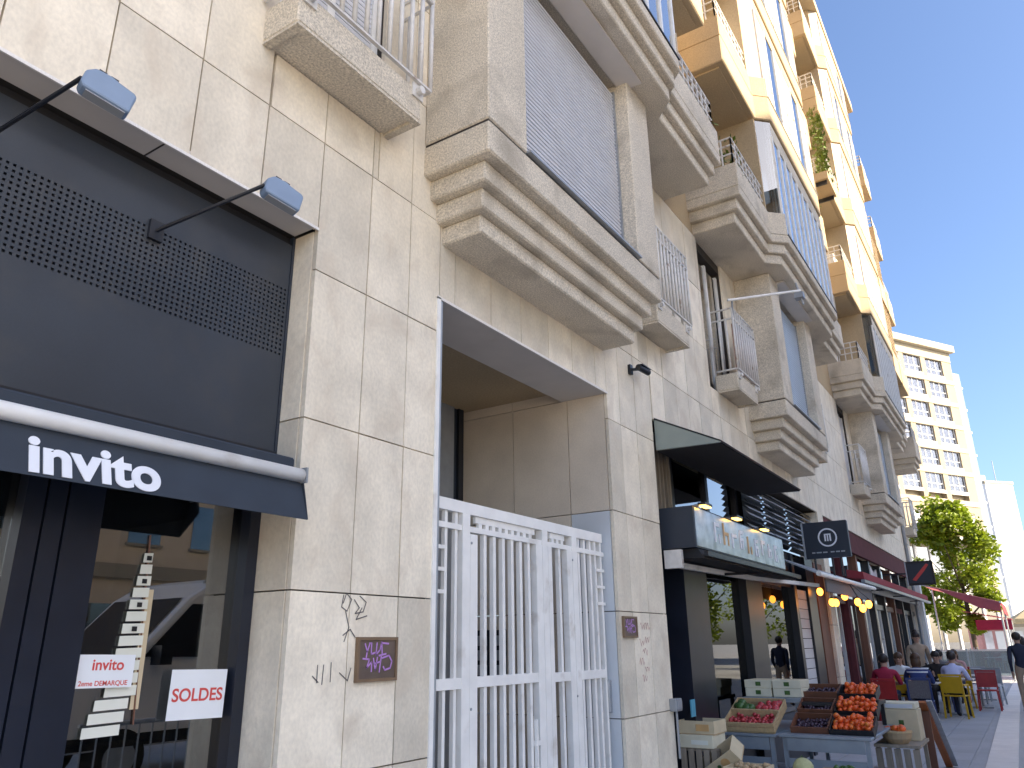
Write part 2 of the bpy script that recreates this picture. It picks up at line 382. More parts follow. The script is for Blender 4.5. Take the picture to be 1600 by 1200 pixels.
# reveals of the piers
def reveal(xf, side, ydepth, z1s, m=STONE, y0=0.036, name='reveal_panel'):
    for a, b in z1s:
        x0, x1 = (xf, xf + .03) if side < 0 else (xf - .03, xf)
        boxi(name, fw, m, x0, x1, y0, ydepth, a + G, b - G)
RW = [(0, 1.01), (1.01, 1.87), (1.87, 2.745), (2.745, LZ)]
reveal(2.62, -1, 0.30, RW)
for a, b in ((0, .43), (.43, 1.06), (1.06, 1.70)):
    for z0, z1 in ((0, 1.01), (1.01, 1.87), (1.87, 2.745), (2.745, LZ), (LZ, 4.32)):
        if a < .4 and z0 >= LZ: continue
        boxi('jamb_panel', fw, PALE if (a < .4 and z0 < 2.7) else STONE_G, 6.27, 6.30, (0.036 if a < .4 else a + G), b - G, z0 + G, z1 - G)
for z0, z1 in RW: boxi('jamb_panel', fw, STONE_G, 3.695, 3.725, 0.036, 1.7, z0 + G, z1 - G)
reveal(7.37, -1, 0.30, []) ; 
for z0, z1 in RW: boxi('reveal_panel', fw, STONE, 7.34, 7.37, 0.036, 0.5, z0 + G, z1 - G)
for xf in (14.9, 15.32, 27.7):
    for z0, z1 in RW: boxi('reveal_panel', fw, STONE, xf, xf + .03, 0.036, 0.5, z0 + G, z1 - G)
# soffits
bpart(MB().box(-4, 2.60, 0.002, .17, LZ, LZ + .033), 'shop_soffit', PLAST, fw)
for a in (0.31, 1.66): bpart(MB().box(a, a + .008, 0.003, .168, LZ - .002, LZ + .01), 'soffit_joint', JOINT, fw)
for a, b in ((3.727, 4.55), (4.553, 5.40), (5.403, 6.268)): bpart(MB().box(a, b, 0.003, .45, LZ - .004, LZ + .033), 'soffit_panel', PLAST, fw)
bpart(MB().box(3.727, 6.268, .45, .49, LZ - .004, 4.4), 'soffit_riser', PLAST, fw)
bpart(MB().box(3.6, 6.4, .49, 1.75, 4.32, 4.38), 'entrance_ceiling', PLAST, fw)
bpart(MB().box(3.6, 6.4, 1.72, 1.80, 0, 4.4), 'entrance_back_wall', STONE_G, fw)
dr = bpart(MB().box(4.3, 6.2, 1.66, 1.70, 0, 4.2), 'entrance_door', NAVY)
for q in ((4.3, 4.38, 0, 4.2), (5.24, 5.32, 0, 4.2), (6.12, 6.2, 0, 4.2), (4.38, 5.24, 4.1, 4.2), (5.32, 6.12, 4.1, 4.2)):
    boxi('door_frame', dr, BLACK, q[0], q[1], 1.63, 1.662, q[2], q[3])
bpart(MB().box(5.40, 6.05, 1.640, 1.657, .1, 4.02), 'door_pane', GREYM, dr)
bpart(MB().box(3.70, 3.735, -.012, .0, 0, LZ), 'jamb_trim', WHITE, fw)
bpart(MB().box(3.735, 3.76, -.006, .02, 0, LZ - .02), 'jamb_lining', GALV, fw)
bpart(MB().box(3.70, 6.27, -.012, -.001, LZ - .012, LZ + .008), 'lintel_trim', KERB, fw)
bpart(MB().box(-4, 2.62, -.010, -.001, LZ - .010, LZ + .006), 'lintel_trim', KERB, fw)
mbx = bpart(MB().box(6.245, 6.268, 1.16, 1.54, 1.31, 1.74), 'letter_box_panel', BLACK)
for i in range(2):
    for j in range(3): boxi('letter_flap', mbx, GREYM, 6.236, 6.245, 1.19 + i * .18, 1.19 + i * .18 + .13, 1.34 + j * .13, 1.34 + j * .13 + .09)

# ---- bays of the first floor
def plan(x0, x1, y): return [(x0, 0.05), (x0, -y), (x1, -y), (x1, 0.05)]
def bay1(x0, x1, shm, detail, ztop=7.0):
    d = x1 - x0
    body = bpart(MB().prism(plan(x0, x1, .555), 'z', 4.715, 4.955), 'bay_window', CONC, bevel=.012)
    for ins, y, z0, z1 in ((.215, .335, 4.27, 4.412), (.145, .40, 4.412, 4.562), (.075, .468, 4.562, 4.715)):
        bpart(MB().prism(plan(x0 + ins, x1 - ins, y), 'z', z0, z1), 'cornice_tier', CONC, body, bevel=.012)
    bpart(MB().prism(plan(x0 + .012, x1 - .012, .543), 'z', 4.955, 4.972), 'shadow_groove', JOINT, body)
    pw = .49
    bpart(MB().prism([(x0, 0.0), (x0, -.555), (x0 + pw, -.555), (x0 + pw, -.30), (x0 + .14, -.30), (x0 + .14, 0)], 'z', 4.972, ztop), 'bay_pier', CONC, body, bevel=.010)
    bpart(MB().prism([(x1, 0.0), (x1, -.555), (x1 - pw, -.555), (x1 - pw, -.30), (x1 - .14, -.30), (x1 - .14, 0)], 'z', 4.972, ztop), 'bay_pier', CONC, body, bevel=.010)
    a, b = x0 + pw, x1 - pw
    bpart(MB().box(a, b, -.585, -.34, 4.975, 4.992), 'window_sill', GREYM, body)
    # roller shutter: real slats
    mb = MB(); z = 5.02; n = 0
    while z < 6.86:
        mb.prism([(-.380, z), (-.404, z + .004), (-.408, z + .016), (-.402, z + .030), (-.380, z + .032)], 'x', a + .03, b - .03); z += .0415
    sh = bpart(mb, 'roller_shutter', shm, body); tag(sh, kind='stuff')
    bpart(MB().box(a + .032, b - .032, -.379, -.374, 5.0, 6.9), 'shutter_backing', JOINT, body)
    bpart(MB().box(a + .001, a + .03, -.42, -.36, 4.993, 6.9), 'shutter_guide', GREYM, body)
    bpart(MB().box(b - .03, b - .001, -.42, -.36, 4.993, 6.9), 'shutter_guide', GREYM, body)
    bpart(MB().box(a + .031, b - .031, -.41, -.39, 4.994, 5.02), 'shutter_bottom_bar', SHUT, body)
    bpart(MB().box(a - .1, b + .1, -.68, -.44, 6.972, 6.992), 'soffit_board', PLAST, body)
    return body
b1 = bay1(3.53, 6.46, SHUT, True)
b2 = bay1(11.1, 13.78, SHUT_B, True)
b3 = bay1(20.17, 22.9, SHUT_B, True)

# ---- small balconies of the first floor
def balcony(x0, x1, near, y=.285, zt=5.03):
    slab = MB()
    slab.prism([(x0, .03), (x0, -y), (x1, -y), (x1, .03)], 'z', 4.80, zt)
    slab = bpart(slab, 'balcony', CONC, bevel=.012)
    fr = .05
    bpart(MB().box(x0, x1, -y, -y + fr, 4.782, 4.80), 'drip_edge', CONC, slab)
    bpart(MB().box(x0, x0 + fr, -y + fr, 0, 4.782, 4.80), 'drip_edge', CONC, slab)
    bpart(MB().box(x1 - fr, x1, -y + fr, 0, 4.782, 4.80), 'drip_edge', CONC, slab)
    yr = -y - .02
    bpart(MB().box(x0 - .02, x1 + .06, yr - .012, yr + .012, 5.06, 5.075), 'bottom_rail', WHITE_D, slab)
    for z in (5.80, 5.95): bpart(MB().tube((x0 - .02, yr, z), (x1 + .06, yr, z), .016, 8), 'rail', WHITE_D, slab, smooth=True)
    for xx in (x0 - .02, x1 + .06):
        for z in (5.80, 5.95, 5.07): bpart(MB().tube((xx, yr, z), (xx, -.01, z), .013, 6), 'side_rail', WHITE_D, slab)
    n = max(3, int((x1 - x0 + .08) / .098)); 
    me = MB().tube((0, 0, 5.075), (0, 0, 5.80), .0155, 8).mesh('baluster', WHITE_D, True)
    for k in range(n + 1): inst(me, 'baluster', slab, (x0 - .02 + (x1 - x0 + .08) * k / n, yr, 0))
    for k in (1, 2): inst(me, 'baluster', slab, (x0 - .02, yr + k * .1, 0)); inst(me, 'baluster', slab, (x1 + .06, yr + k * .1, 0))
    me2 = MB().box(-.012, .012, -.012, .012, 5.80, 5.95).mesh('rail_spacer', WHITE_D)
    for k in range(n + 1): inst(me2, 'rail_spacer', slab, (x0 - .02 + (x1 - x0 + .08) * k / n, yr, 0))
    for xx in (x0 + .06, x1 - .05):
        bpart(MB().tube((xx, -y - .05, 5.0), (xx, -y + .05, 5.0), .028, 8).box(xx - .05, xx + .05, -y - .012, -y, 4.95, 5.05), 'rail_anchor', WHITE_D, slab)
    return slab
bals = [balcony(2.12, 3.15, True), balcony(7.02, 7.93, True), balcony(9.74, 10.62, True), balcony(14.35, 15.1, False), balcony(19.0, 19.8, False), balcony(24.4, 25.2, False), balcony(27.6, 28.4, False)]
bpart(MB().box(9.76, 10.64, -.272, -.266, 5.08, 5.74), 'reed_screen', mat('reed_screen', (0.30, 0.17, 0.13), 0.9, 0.3, 12, stretch=(6, 1, .4)), bals[2])
for i, (a, b) in enumerate(WIN1):
    w = bpart(MB().box(a, b, .12, .14, 4.8, 6.8), 'balcony_window', WHITE_D)
    for q in ((a, a + .06), (b - .06, b), ((a + b) / 2 - .03, (a + b) / 2 + .03)): boxi('window_frame', w, WHITE, q[0], q[1], .07, .118, 4.8, 6.8)
    if i in (0, 4, 5):
        mb = MB(); z = 4.85
        while z < 6.75: mb.box(a + .062, b - .062, .08, .10, z, z + .034); z += .042
        tag(bpart(mb, 'shutter_slats', SHUT, w), kind='stuff')
    else: bpart(MB().box(a + .062, b - .062, .09, .10, 4.86, 6.75), 'pane', GLS2, w)

# ---- projecting elements of the upper floors
def outline(x0, xa, xb, x1, o=0.0, yb=.745, yB=.945, back=.05):
    p = [(x0 + o, back), (x0 + o, -yb + o), (xa, -yb + o), (xa + .2, -yB + o), (xb - .2, -yB + o), (xb, -yb + o), (x1 - o, -yb + o), (x1 - o, back)]
    return p
def block_rail(x0, x1, y, z, parent, near):
    for dz in (.17, .31, .43): bpart(MB().tube((x0, -y, z + dz), (x1, -y, z + dz), .014, 6), 'rail', WHITE_D, parent)
    mb = MB(); n = int((x1 - x0) / .16)
    for k in range(n + 1): mb.box(x0 + (x1 - x0) * k / n - .01, x0 + (x1 - x0) * k / n + .01, -y - .01, -y + .01, z, z + .43)
    tag(bpart(mb, 'balusters', WHITE_D, parent), kind='stuff')
def side_rail(xx, y, z, parent):
    for dz in (.17, .31, .43): bpart(MB().tube((xx, -y, z + dz), (xx, 0, z + dz), .014, 6), 'side_rail', WHITE_D, parent)
    mb = MB()
    for k in range(5): mb.box(xx - .01, xx + .01, -y + k * y / 5 - .01, -y + k * y / 5 + .01, z, z + .43)
    tag(bpart(mb, 'balusters', WHITE_D, parent), kind='stuff')
def upper(x0, xa, xb, x1, zb, tiers, znext, style, hb=.83):
    m = CONC if tiers else CONC_SUN
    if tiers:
        slab = bpart(MB().prism(outline(x0, xa, xb, x1), 'z', zb + .32, zb + .46), 'projecting_balcony', m, bevel=.012)
        bpart(MB().prism(outline(x0, xa, xb, x1, .07), 'z', zb + .16, zb + .318), 'cornice_tier', m, slab, bevel=.012)
        bpart(MB().prism(outline(x0, xa, xb, x1, .14), 'z', zb, zb + .158), 'cornice_tier', m, slab, bevel=.012)
    else:
        slab = bpart(MB().prism(outline(x0, xa, xb, x1), 'z', zb, zb + .46), 'projecting_balcony', m, bevel=.015)
        bpart(MB().prism(outline(x0, xa, xb, x1, .10), 'z', zb - .03, zb - .001), 'soffit_panel', m, slab)
    yb, yB, t = .745, .945, .10
    z1 = zb + hb
    # parapets of the open end blocks
    bpart(MB().prism([(x0, .03), (x0, -yb), (xa, -yb), (xa, -yb + t), (x0 + t, -yb + t), (x0 + t, .03)], 'z', zb + .461, z1), 'parapet', m, slab, bevel=.01)
    bpart(MB().prism([(x1, .03), (x1, -yb), (xb, -yb), (xb, -yb + t), (x1 - t, -yb + t), (x1 - t, .03)], 'z', zb + .461, z1), 'parapet', m, slab, bevel=.01)
    block_rail(x0 + .04, xa - .02, yb - .05, z1, slab, tiers); block_rail(xb + .02, x1 - .04, yb - .05, z1, slab, tiers)
    side_rail(x0 + .04, yb - .05, z1, slab); side_rail(x1 - .04, yb - .05, z1, slab)
    # bay: chamfer cheeks
    for sgn, a, b in ((1, xa, xa + .2), (-1, xb, xb - .2)):
        bpart(MB().prism([(a, -yb), (b, -yB), (b, -yB + .12), (a, -yb + .14)] if sgn > 0 else [(a, -yb), (a, -yb + .14), (b, -yB + .12), (b, -yB)], 'z', zb + .461, z1), 'bay_cheek', m, slab)
        bpart(MB().box(min(a, a - sgn * .0) - (.06 if sgn > 0 else -.0) , max(a, a) + (.0 if sgn > 0 else .06), -yb + .02, .0, zb + .461, znext - .002), 'bay_side_wall', CONC_SUN, slab)
        bpart(MB().prism([(a, -yb + .03), (b, -yB + .03), (b, -yB + .09), (a, -yb + .10)] if sgn > 0 else [(a, -yb + .03), (a, -yb + .10), (b, -yB + .09), (b, -yB + .03)], 'z', z1, znext - .002), 'bay_side_pane', SHUT_C if not tiers else GLS2, slab)
    a, b = xa + .2, xb - .2
    zs, zt = zb + .475, znext - .28
    bpart(MB().box(a, b, -yB - .012, -yB + .1, zb + .461, zs), 'window_sill', BLACK if tiers else GREYM, slab)
    bpart(MB().box(a, b, -yB + .03, -yB + .16, zt, znext - .002), 'window_head', m if not tiers else CONC, slab)
    n = 9 if style == 'glass' else 6
    bw = (b - a) / n
    for k in range(n + 1):
        xx = a + k * bw
        boxi('mullion', slab, WHITE if style == 'glass' else WHITE_D, xx - .022, xx + .022, -yB + .02, -yB + .07, zs, zt)
    for k in range(n):
        q0, q1 = a + k * bw + .022, a + (k + 1) * bw - .022
        closed = style == 'shut' and (k % 3 != 1 or rnd.random() < .5)
        if style == 'glass':
            bpart(MB().box(q0, q1, -yB + .04, -yB + .05, zs, zt), 'pane', GLS2, slab)
            bpart(MB().box(q0 - .01, q1 + .01, -yB + .16, -yB + .18, zs if k % 2 else zt - .5 - .3 * (k % 3), zt), 'blind', SHUT_B if k % 3 else CARD_L, slab)
        elif closed: bpart(MB().box(q0, q1, -yB + .035, -yB + .055, zs, zt), 'shutter_panel', SHUT_C, slab)
        else:
            bpart(MB().box(q0, q1, -yB + .04, -yB + .05, zs, zt), 'pane', GLS2, slab)
            bpart(MB().box(q0 - .01, q1 + .01, -yB + .14, -yB + .16, zs, zt), 'curtain', CURT, slab)
    bpart(MB().box(a - .1, b + .1, -yB + .5, -yB + .52, zb + .47, znext - .003), 'room_back', INTW, slab)
    return slab
FL = [7.0, 9.55, 12.15, 14.75, 17.3]
MODS = [(1.35, 3.0, 6.72, 8.42), (9.18, 10.75, 14.68, 16.12), (18.4, 20.0, 24.1, 25.7)]
for mi, (x0, xa, xb, x1) in enumerate(MODS):
    for fi, zb in enumerate(FL):
        zn = FL[fi + 1] - .03 if fi < 4 else 19.4
        upper(x0, xa, xb, x1, zb, fi == 0, zn if fi else 9.52, 'glass' if fi == 0 else 'shut')
        # windows behind the open balconies
        for a, b in ((x0 + .2, xa - .25), (xb + .25, x1 - .2)):
            w = bpart(MB().box(a, b, -.05, -.002, zb + .47, zb + 2.25), 'balcony_window', WHITE_D)
            bpart(MB().box(a + .06, b - .06, -.062, -.052, zb + .53, zb + 2.19), 'pane', GLS2 if (mi + fi) % 2 else SHUT, w)
for fi, zb in enumerate(FL):                         # the last block at the far corner
    m = CONC if fi == 0 else CONC_SUN
    s = MB().prism([(27.2, .03), (27.2, -.80), (28.5, -.80), (28.5, .03)], 'z', zb + (.16 if fi == 0 else 0), zb + .83)
    s = bpart(s, 'corner_balcony', m, bevel=.012)
    if fi == 0:
        bpart(MB().prism([(27.27, .03), (27.27, -.73), (28.43, -.73), (28.43, .03)], 'z', zb, zb + .158), 'cornice_tier', m, s)
        bpart(MB().prism([(27.34, .03), (27.34, -.66), (28.36, -.66), (28.36, .03)], 'z', zb - .16, zb - .002), 'cornice_tier', m, s)
    side_rail(27.24, .75, zb + .83, s); block_rail(27.24, 28.46, .75, zb + .83, s, False)
    if fi in (1, 2):
        mb = MB()
        for k in range(9): mb.box(25.8 + k * .17, 25.84 + k * .17, -.76, -.72, zb + .85, zb + 2.5)
        for k in range(9): mb.box(25.78, 27.2, -.77, -.71, zb + .9 + k * .19, zb + .93 + k * .19)
        t = bpart(mb, 'lattice_screen', CONC_SUN, s); tag(t, kind='stuff')
        bpart(MB().box(25.72, 27.19, -.78, .02, zb + .1, zb + .84), 'lattice_base', CONC_SUN, s)
# roof edge
bpart(MB().box(-4, XE + .1, -.35, 12, 19.4, 19.75), 'roof', CONC_SUN, bevel=.02)
for x0, x1 in ((1.4, 8.4), (9.2, 16.1), (18.4, 25.7)):
    s = bpart(MB().box(x0, x1, -.945, -.352, 19.402, 19.74), 'roof_cornice', CONC_SUN)
dp = bpart(MB().tube((27.0, -.05, 0), (27.0, -.05, 6.9), .05, 10), 'drain_pipe', GREYM)
for z in (.8, 2.6, 4.4, 6.2): boxi('pipe_clip', dp, GREYM, 26.93, 27.07, -.11, .0, z, z + .03)

# plants hanging on an upper balcony
mb = MB(); r = random.Random(3)
for k in range(420):
    c = Vector((r.uniform(17.2, 18.2), -.72 + r.uniform(-.12, .12), r.uniform(12.2, 14.2)))
    d = Vector((r.uniform(-1, 1), r.uniform(-1, 1), r.uniform(-1, 1))).normalized(); e = d.orthogonal().normalized()
    mb.quad(c - d * .07, c + e * .05, c + d * .07, c - e * .05)
def tp(mb, name, m, root, **k):
    """a part given in world coordinates under a thing whose Empty stands elsewhere (unrotated)"""
    o = mb.build(name, m, root, **k); o.matrix_parent_inverse = Matrix.Translation(-root.location); return o
def tpi(o, root): o.parent = root; o.matrix_parent_inverse = Matrix.Translation(-root.location); return o
pl = empty('balcony_plant', (17.7, -.7, 12.2), 0, 'yellow-green climbing plant spilling over a sunlit upper balcony', 'plant')
tp(mb, 'foliage', LEAF2, pl)
tp(MB().box(17.2, 18.2, -.85, -.55, 12.0, 12.2), 'planter', CONC_SUN, pl)
for a in (17.3, 18.1): tp(MB().box(a - .02, a + .02, -.8, .0, 11.9, 12.0), 'bracket', BLACK, pl)

# ================================================================== NAVY SHOPFRONT (left)
sf = empty('shopfront', (1.2, .25, 0), 0, 'navy shopfront with perforated steel panel above large display windows', 'shopfront')
# perforated panel with real holes
def perforated(x0, x1, z0, z1, hx0, hx1, hz0, hz1, p, h, y):
    mb = MB()
    nx = int((hx1 - hx0) / p); nz = int((hz1 - hz0) / p); hx1 = hx0 + nx * p; hz1 = hz0 + nz * p
    def q(a, b, c, d): mb.quad((a, y, c), (b, y, c), (b, y, d), (a, y, d))
    q(x0, x1, z0, hz0); q(x0, x1, hz1, z1); q(x0, hx0, hz0, hz1); q(hx1, x1, hz0, hz1)
    g = (p - h) / 2
    for i in range(nx):
        for j in range(nz):
            a = hx0 + i * p; c = hz0 + j * p; b = a + p; d = c + p
            q(a, b, c, c + g); q(a, b, d - g, d); q(a, a + g, c + g, d - g); q(b - g, b, c + g, d - g)
            a += g; b -= g; c += g; d -= g; Y = y + .012
            mb.quad((a, y, c), (b, y, c), (b, Y, c), (a, Y, c)); mb.quad((a, y, d), (b, y, d), (b, Y, d), (a, Y, d))
            mb.quad((a, y, c), (a, y, d), (a, Y, d), (a, Y, c)); mb.quad((b, y, c), (b, y, d), (b, Y, d), (b, Y, c))
    return mb
tp(perforated(-1.0, 2.60, 2.575, 3.80, .2, 2.60, 3.11, 3.535, .0275, .0125, .185), 'perforated_panel', PERF, sf)
tp(MB().box(-1.0, 2.61, .215, .225, 2.575, 3.85), 'panel_backing', BLACKM, sf)
tp(MB().box(-1.0, 2.61, .21, .30, 3.80, 3.853), 'panel_shadow_gap', BLACKM, sf)
tp(MB().box(2.601, 2.618, .18, .30, 2.5, 3.853), 'panel_edge', NAVY, sf)
tp(MB().box(-1.0, 2.6, .16, .182, 2.53, 2.574), 'panel_bottom_rail', BLACK, sf)
# window frames and glass
for a, b in ((-.6, -.5), (1.47, 1.545), (1.555, 1.63), (1.64, 1.79), (2.555, 2.618)):
    tpi(boxi('window_frame', sf, FRAMEK, a, b, .26, .34, 0.1, 2.52), sf)
tp(MB().box(-1, 2.618, .262, .345, 0, .099), 'window_bottom_rail', FRAMEK, sf)
tp(MB().box(-1, 2.618, .255, .36, 2.30, 2.53), 'window_head', BLACK, sf)
tp(MB().box(1.79, 2.555, .331, .337, .1, 2.3), 'glass_pane', GLS, sf)
tp(MB().box(-.5, 1.47, .331, .337, .1, 2.3), 'glass_pane', GLS, sf)
# room behind the glass
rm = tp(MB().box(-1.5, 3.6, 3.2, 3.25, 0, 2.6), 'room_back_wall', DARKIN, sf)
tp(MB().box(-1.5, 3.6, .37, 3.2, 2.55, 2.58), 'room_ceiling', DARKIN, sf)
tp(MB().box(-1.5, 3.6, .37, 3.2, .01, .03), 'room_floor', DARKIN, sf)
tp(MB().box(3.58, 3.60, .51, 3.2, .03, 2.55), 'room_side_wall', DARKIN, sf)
tp(MB().box(2.0, 3.5, 2.2, 2.6, .03, 1.0), 'display_table', INTW, sf)

# navy awning
aw = empty('awning', (1.2, -.05, 2.1), 0, 'navy shop awning with white front bar and the word invito', 'awning')
tp(MB().box(-1.2, 2.54, -.06, .155, 2.40, 2.50), 'cassette', CLOTH_N, aw, bevel=.01)
tp(MB().tube((-1.2, -.115, 2.402), (2.535, -.115, 2.402), .034, 14), 'front_bar', WHITE, aw, smooth=True)
val = tp(MB().prism([(-.10, 2.372), (-.106, 2.372), (-.172, 2.182), (-.166, 2.182)], 'x', -1.2, 2.545), 'valance', CLOTH_N, aw)
tp(MB().prism([(-.05, 2.40), (-.115, 2.40), (-.170, 2.184), (-.02, 2.30)], 'x', 2.546, 2.55), 'valance_end', CLOTH_N, aw)
tp(MB().box(2.536, 2.548, -.15, -.08, 2.365, 2.44), 'end_cap', GREYM, aw)
tp(MB().bar((2.0, -.10, 2.38), (2.5, .2, 2.36), .04, .03), 'folding_arm', BLACK, aw)
tang = math.atan2(.066, .19)
t = text('lettering', 'invito', LETTER, None, (1.262, -.1690, 2.2000), .205, (math.pi / 2 - tang, 0, 0), .002, .0070)
tpi(t, aw)
t.scale = (1.11, 1, 1)

# spot lamps on arms
def spot(xb, zb, xh, label):
    root = empty('spot_lamp', (xb, .18, zb), 0, label, 'lamp', 'spot lamps over the navy shopfront')
    tp(MB().box(xb - .035, xb + .035, .165, .186, zb - .05, zb + .05), 'wall_plate', BLACK, root)
    tip = (xh + .005, -.34, 3.672)
    tp(MB().tube((xb, .17, zb), tip, .0095, 8), 'arm', BLACK, root)
    mb = MB().prism([(-.085, -.055), (-.098, -.035), (-.098, .025), (-.07, .060), (-.01, .066), (.02, .058), (.085, .050), (.095, .035), (.092, -.055)], 'y', -.032, .032)
    h = mb.build('lamp_head', LAMPB, root, bevel=.012, seg=2)
    h.location = (xh + .105 - xb, -.345 - .18, 3.665 - zb); h.rotation_euler = (R(-6), R(12), R(-14))
    for dx in (-.045, .0):
        c = MB().box(dx - .015, dx + .015, -.018, .018, .0585, .076).build('lamp_clip', BLACK, h)
    MB().box(-.07, .08, -.022, .022, -.060, -.0552).build('lamp_glass', GREYM, h)
    return root
spot(1.02, 3.55, 1.105, 'blue-grey spot lamp on a black arm, nearer the left picture edge')
spot(1.78, 3.50, 1.975, 'blue-grey spot lamp on a black arm beside the stone pier')

# papers in the window
def paper(name, x0, x1, z0, z1, y, tilt, label, cat):
    root = empty(name, ((x0 + x1) / 2, y, (z0 + z1) / 2), 0, label, cat)
    root.rotation_euler = (0, tilt, 0)
    w, h = (x1 - x0) / 2, (z1 - z0) / 2
    MB().box(-w, w, -.001, .001, -h, h).build('sheet', PAPER, root)
    return root, w, h
p, w, h = paper('paper_notice', 2.235, 2.530, 1.30, 1.513, .294, R(1.2), 'white sheet reading SOLDES in red taped inside the window', 'notice')
text('print', 'SOLDES', PRINT_R, p, (0, -.0015, -.028), .077, (math.pi / 2, 0, 0), .0004, .0015, 'CENTER')
p, w, h = paper('paper_notice', 1.797, 2.05, 1.455, 1.585, .294, R(1.0), 'white sheet reading invito and 2eme DEMARQUE taped inside the window', 'notice')
text('print', 'invito', PRINT_R, p, (.01, -.0015, .005), .062, (math.pi / 2, 0, 0), .0004, .0012, 'CENTER')
text('print', '2eme DEMARQUE', PRINT_R, p, (0, -.0015, -.056), .027, (math.pi / 2, 0, 0), .0004, .0004, 'CENTER')
# tall pointed paper-strip ornament
OD = -.10
orn = empty('paper_ornament', (2.1, .32, 1.28), 0, 'tall pointed ornament of stacked cream paper strips hanging in the window', 'ornament')
tp(MB().tube((2.10, .323, 1.3), (2.06, .323, 2.10), .004, 6), 'spine', RUST, orn)
z = 1.262; k = 0
while z < 2.02:
    f = (z - 1.26) / .80; wd = .150 * (1 - f) ** 0.7 + .012; hh = .044
    xr = 2.128 + .0 * f; xc = 2.005 + .065 * f
    if k < 3: xc = 1.955 + .016 * k
    tp(MB().prism([(xc - wd / 2, z), (xc + wd / 2, z + .003), (xc + wd / 2, z + hh), (xc - wd / 2 + .002, z + hh - .003)], 'y', .315 + .002 * (k % 3), .319 + .002 * (k % 3)), 'paper_strip', PAPER_Y, orn)
    if k % 2 == 0 and k > 6:
        tp(MB().box(xc - .01, xc + .012, .311, .314, z + .01, z + .03), 'ink_mark', BLACKM, orn)
    z += hh + .007; k += 1
tp(MB().box(2.075, 2.115, .325, .328, 1.36, 1.86), 'backing_strip', CARD_L, orn)

# ================================================================== WHITE GATE
gt = empty('gate', (5.0, .13, 0), 0, 'white painted steel entrance gate of vertical bars with laddered ends', 'gate')
GY = .13
def gbar(name, a, b, z0, z1, t=.02, yo=0, m=WHITE):
    return tpi(boxi(name, gt, m, a, b, GY + yo - t, GY + yo + t, z0, z1), gt)
gbar('top_rail', 3.765, 6.22, 2.452, 2.53, .028)
gbar('upper_rail', 3.765, 6.25, 2.335, 2.372, .022, -.001)
gbar('middle_rail', 3.765, 5.09, 1.345, 1.41, .024, -.002); gbar('middle_rail', 5.325, 6.20, 1.335, 1.40, .024, -.002)
for xx in (3.99, 4.10): gbar('gate_bar', xx - .014, xx + .014, .1, 2.451, .014)
gbar('end_bar', 3.765, 3.79, .05, 2.451, .02)
gbar('gate_post', 4.15, 4.235, .03, 2.451, .03); gbar('gate_post', 4.237, 4.32, .03, 2.32, .026, -.004)
for xx in (4.43, 4.545, 4.66, 4.775, 4.89, 5.005): gbar('gate_bar', xx - .0165, xx + .0165, .1, 2.334, .016)
gbar('gate_post', 5.09, 5.18, .03, 2.334, .026, -.004); gbar('gate_post', 5.184, 5.265, .03, 2.451, .03); gbar('gate_post', 5.269, 5.325, .03, 2.334, .024, -.006)
for xx in (5.47,): gbar('gate_bar', xx - .0165, xx + .0165, .1, 2.334, .016)
gbar('gate_post', 5.57, 5.655, .03, 2.334, .026, -.004); gbar('gate_post', 5.66, 5.745, .03, 2.451, .03)
for xx in (5.80, 5.905, 6.01): gbar('gate_bar', xx - .0165, xx + .0165, .1, 2.451, .014)
for xx in (6.095, 6.20): gbar('end_bar', xx - .016, xx + .016, .05, 2.451, .018)
for z in (2.21, 2.07, 1.93): gbar('ladder_rung', 6.09, 6.24, z - .012, z + .012, .024, -.003); gbar('ladder_rung', 3.75, 3.985, z - .012, z + .012, .012, -.003)
# pierced plate between the two upper rails
gbar('header_plate', 4.322, 5.10, 2.405, 2.451, .012); gbar('header_plate', 5.33, 5.565, 2.405, 2.451, .012)
for k in range(9): gbar('header_tooth', 4.36 + k * .082, 4.40 + k * .082, 2.373, 2.404, .012)
for k in range(3): gbar('header_tooth', 5.36 + k * .075, 5.395 + k * .075, 2.373, 2.404, .012)
gbar('bottom_rail', 3.765, 6.20, .05, .099, .022)
gbar('drop_bolt', 5.03, 5.045, .75, 1.1, .012, -.03); gbar('bolt_bracket', 5.02, 5.09, .93, .96, .02, -.02)
for xx in (4.25, 5.66):
    for z in (1.22, 2.26): tp(MB().tube((xx, GY - .034, z), (xx, GY - .027, z), .009, 8), 'screw', GREYM, gt)
lk = empty('intercom_box', (6.27, .15, 1.06), 0, 'small grey lock box on the pale jamb at the end of the gate', 'lock box')
tp(MB().box(6.215, 6.268, .10, .205, 1.06, 1.315), 'housing', GREYM, lk, bevel=.006)
tp(MB().tube((6.214, .15, 1.13), (6.204, .15, 1.13), .016, 10), 'lock_cylinder', BLACK, lk)

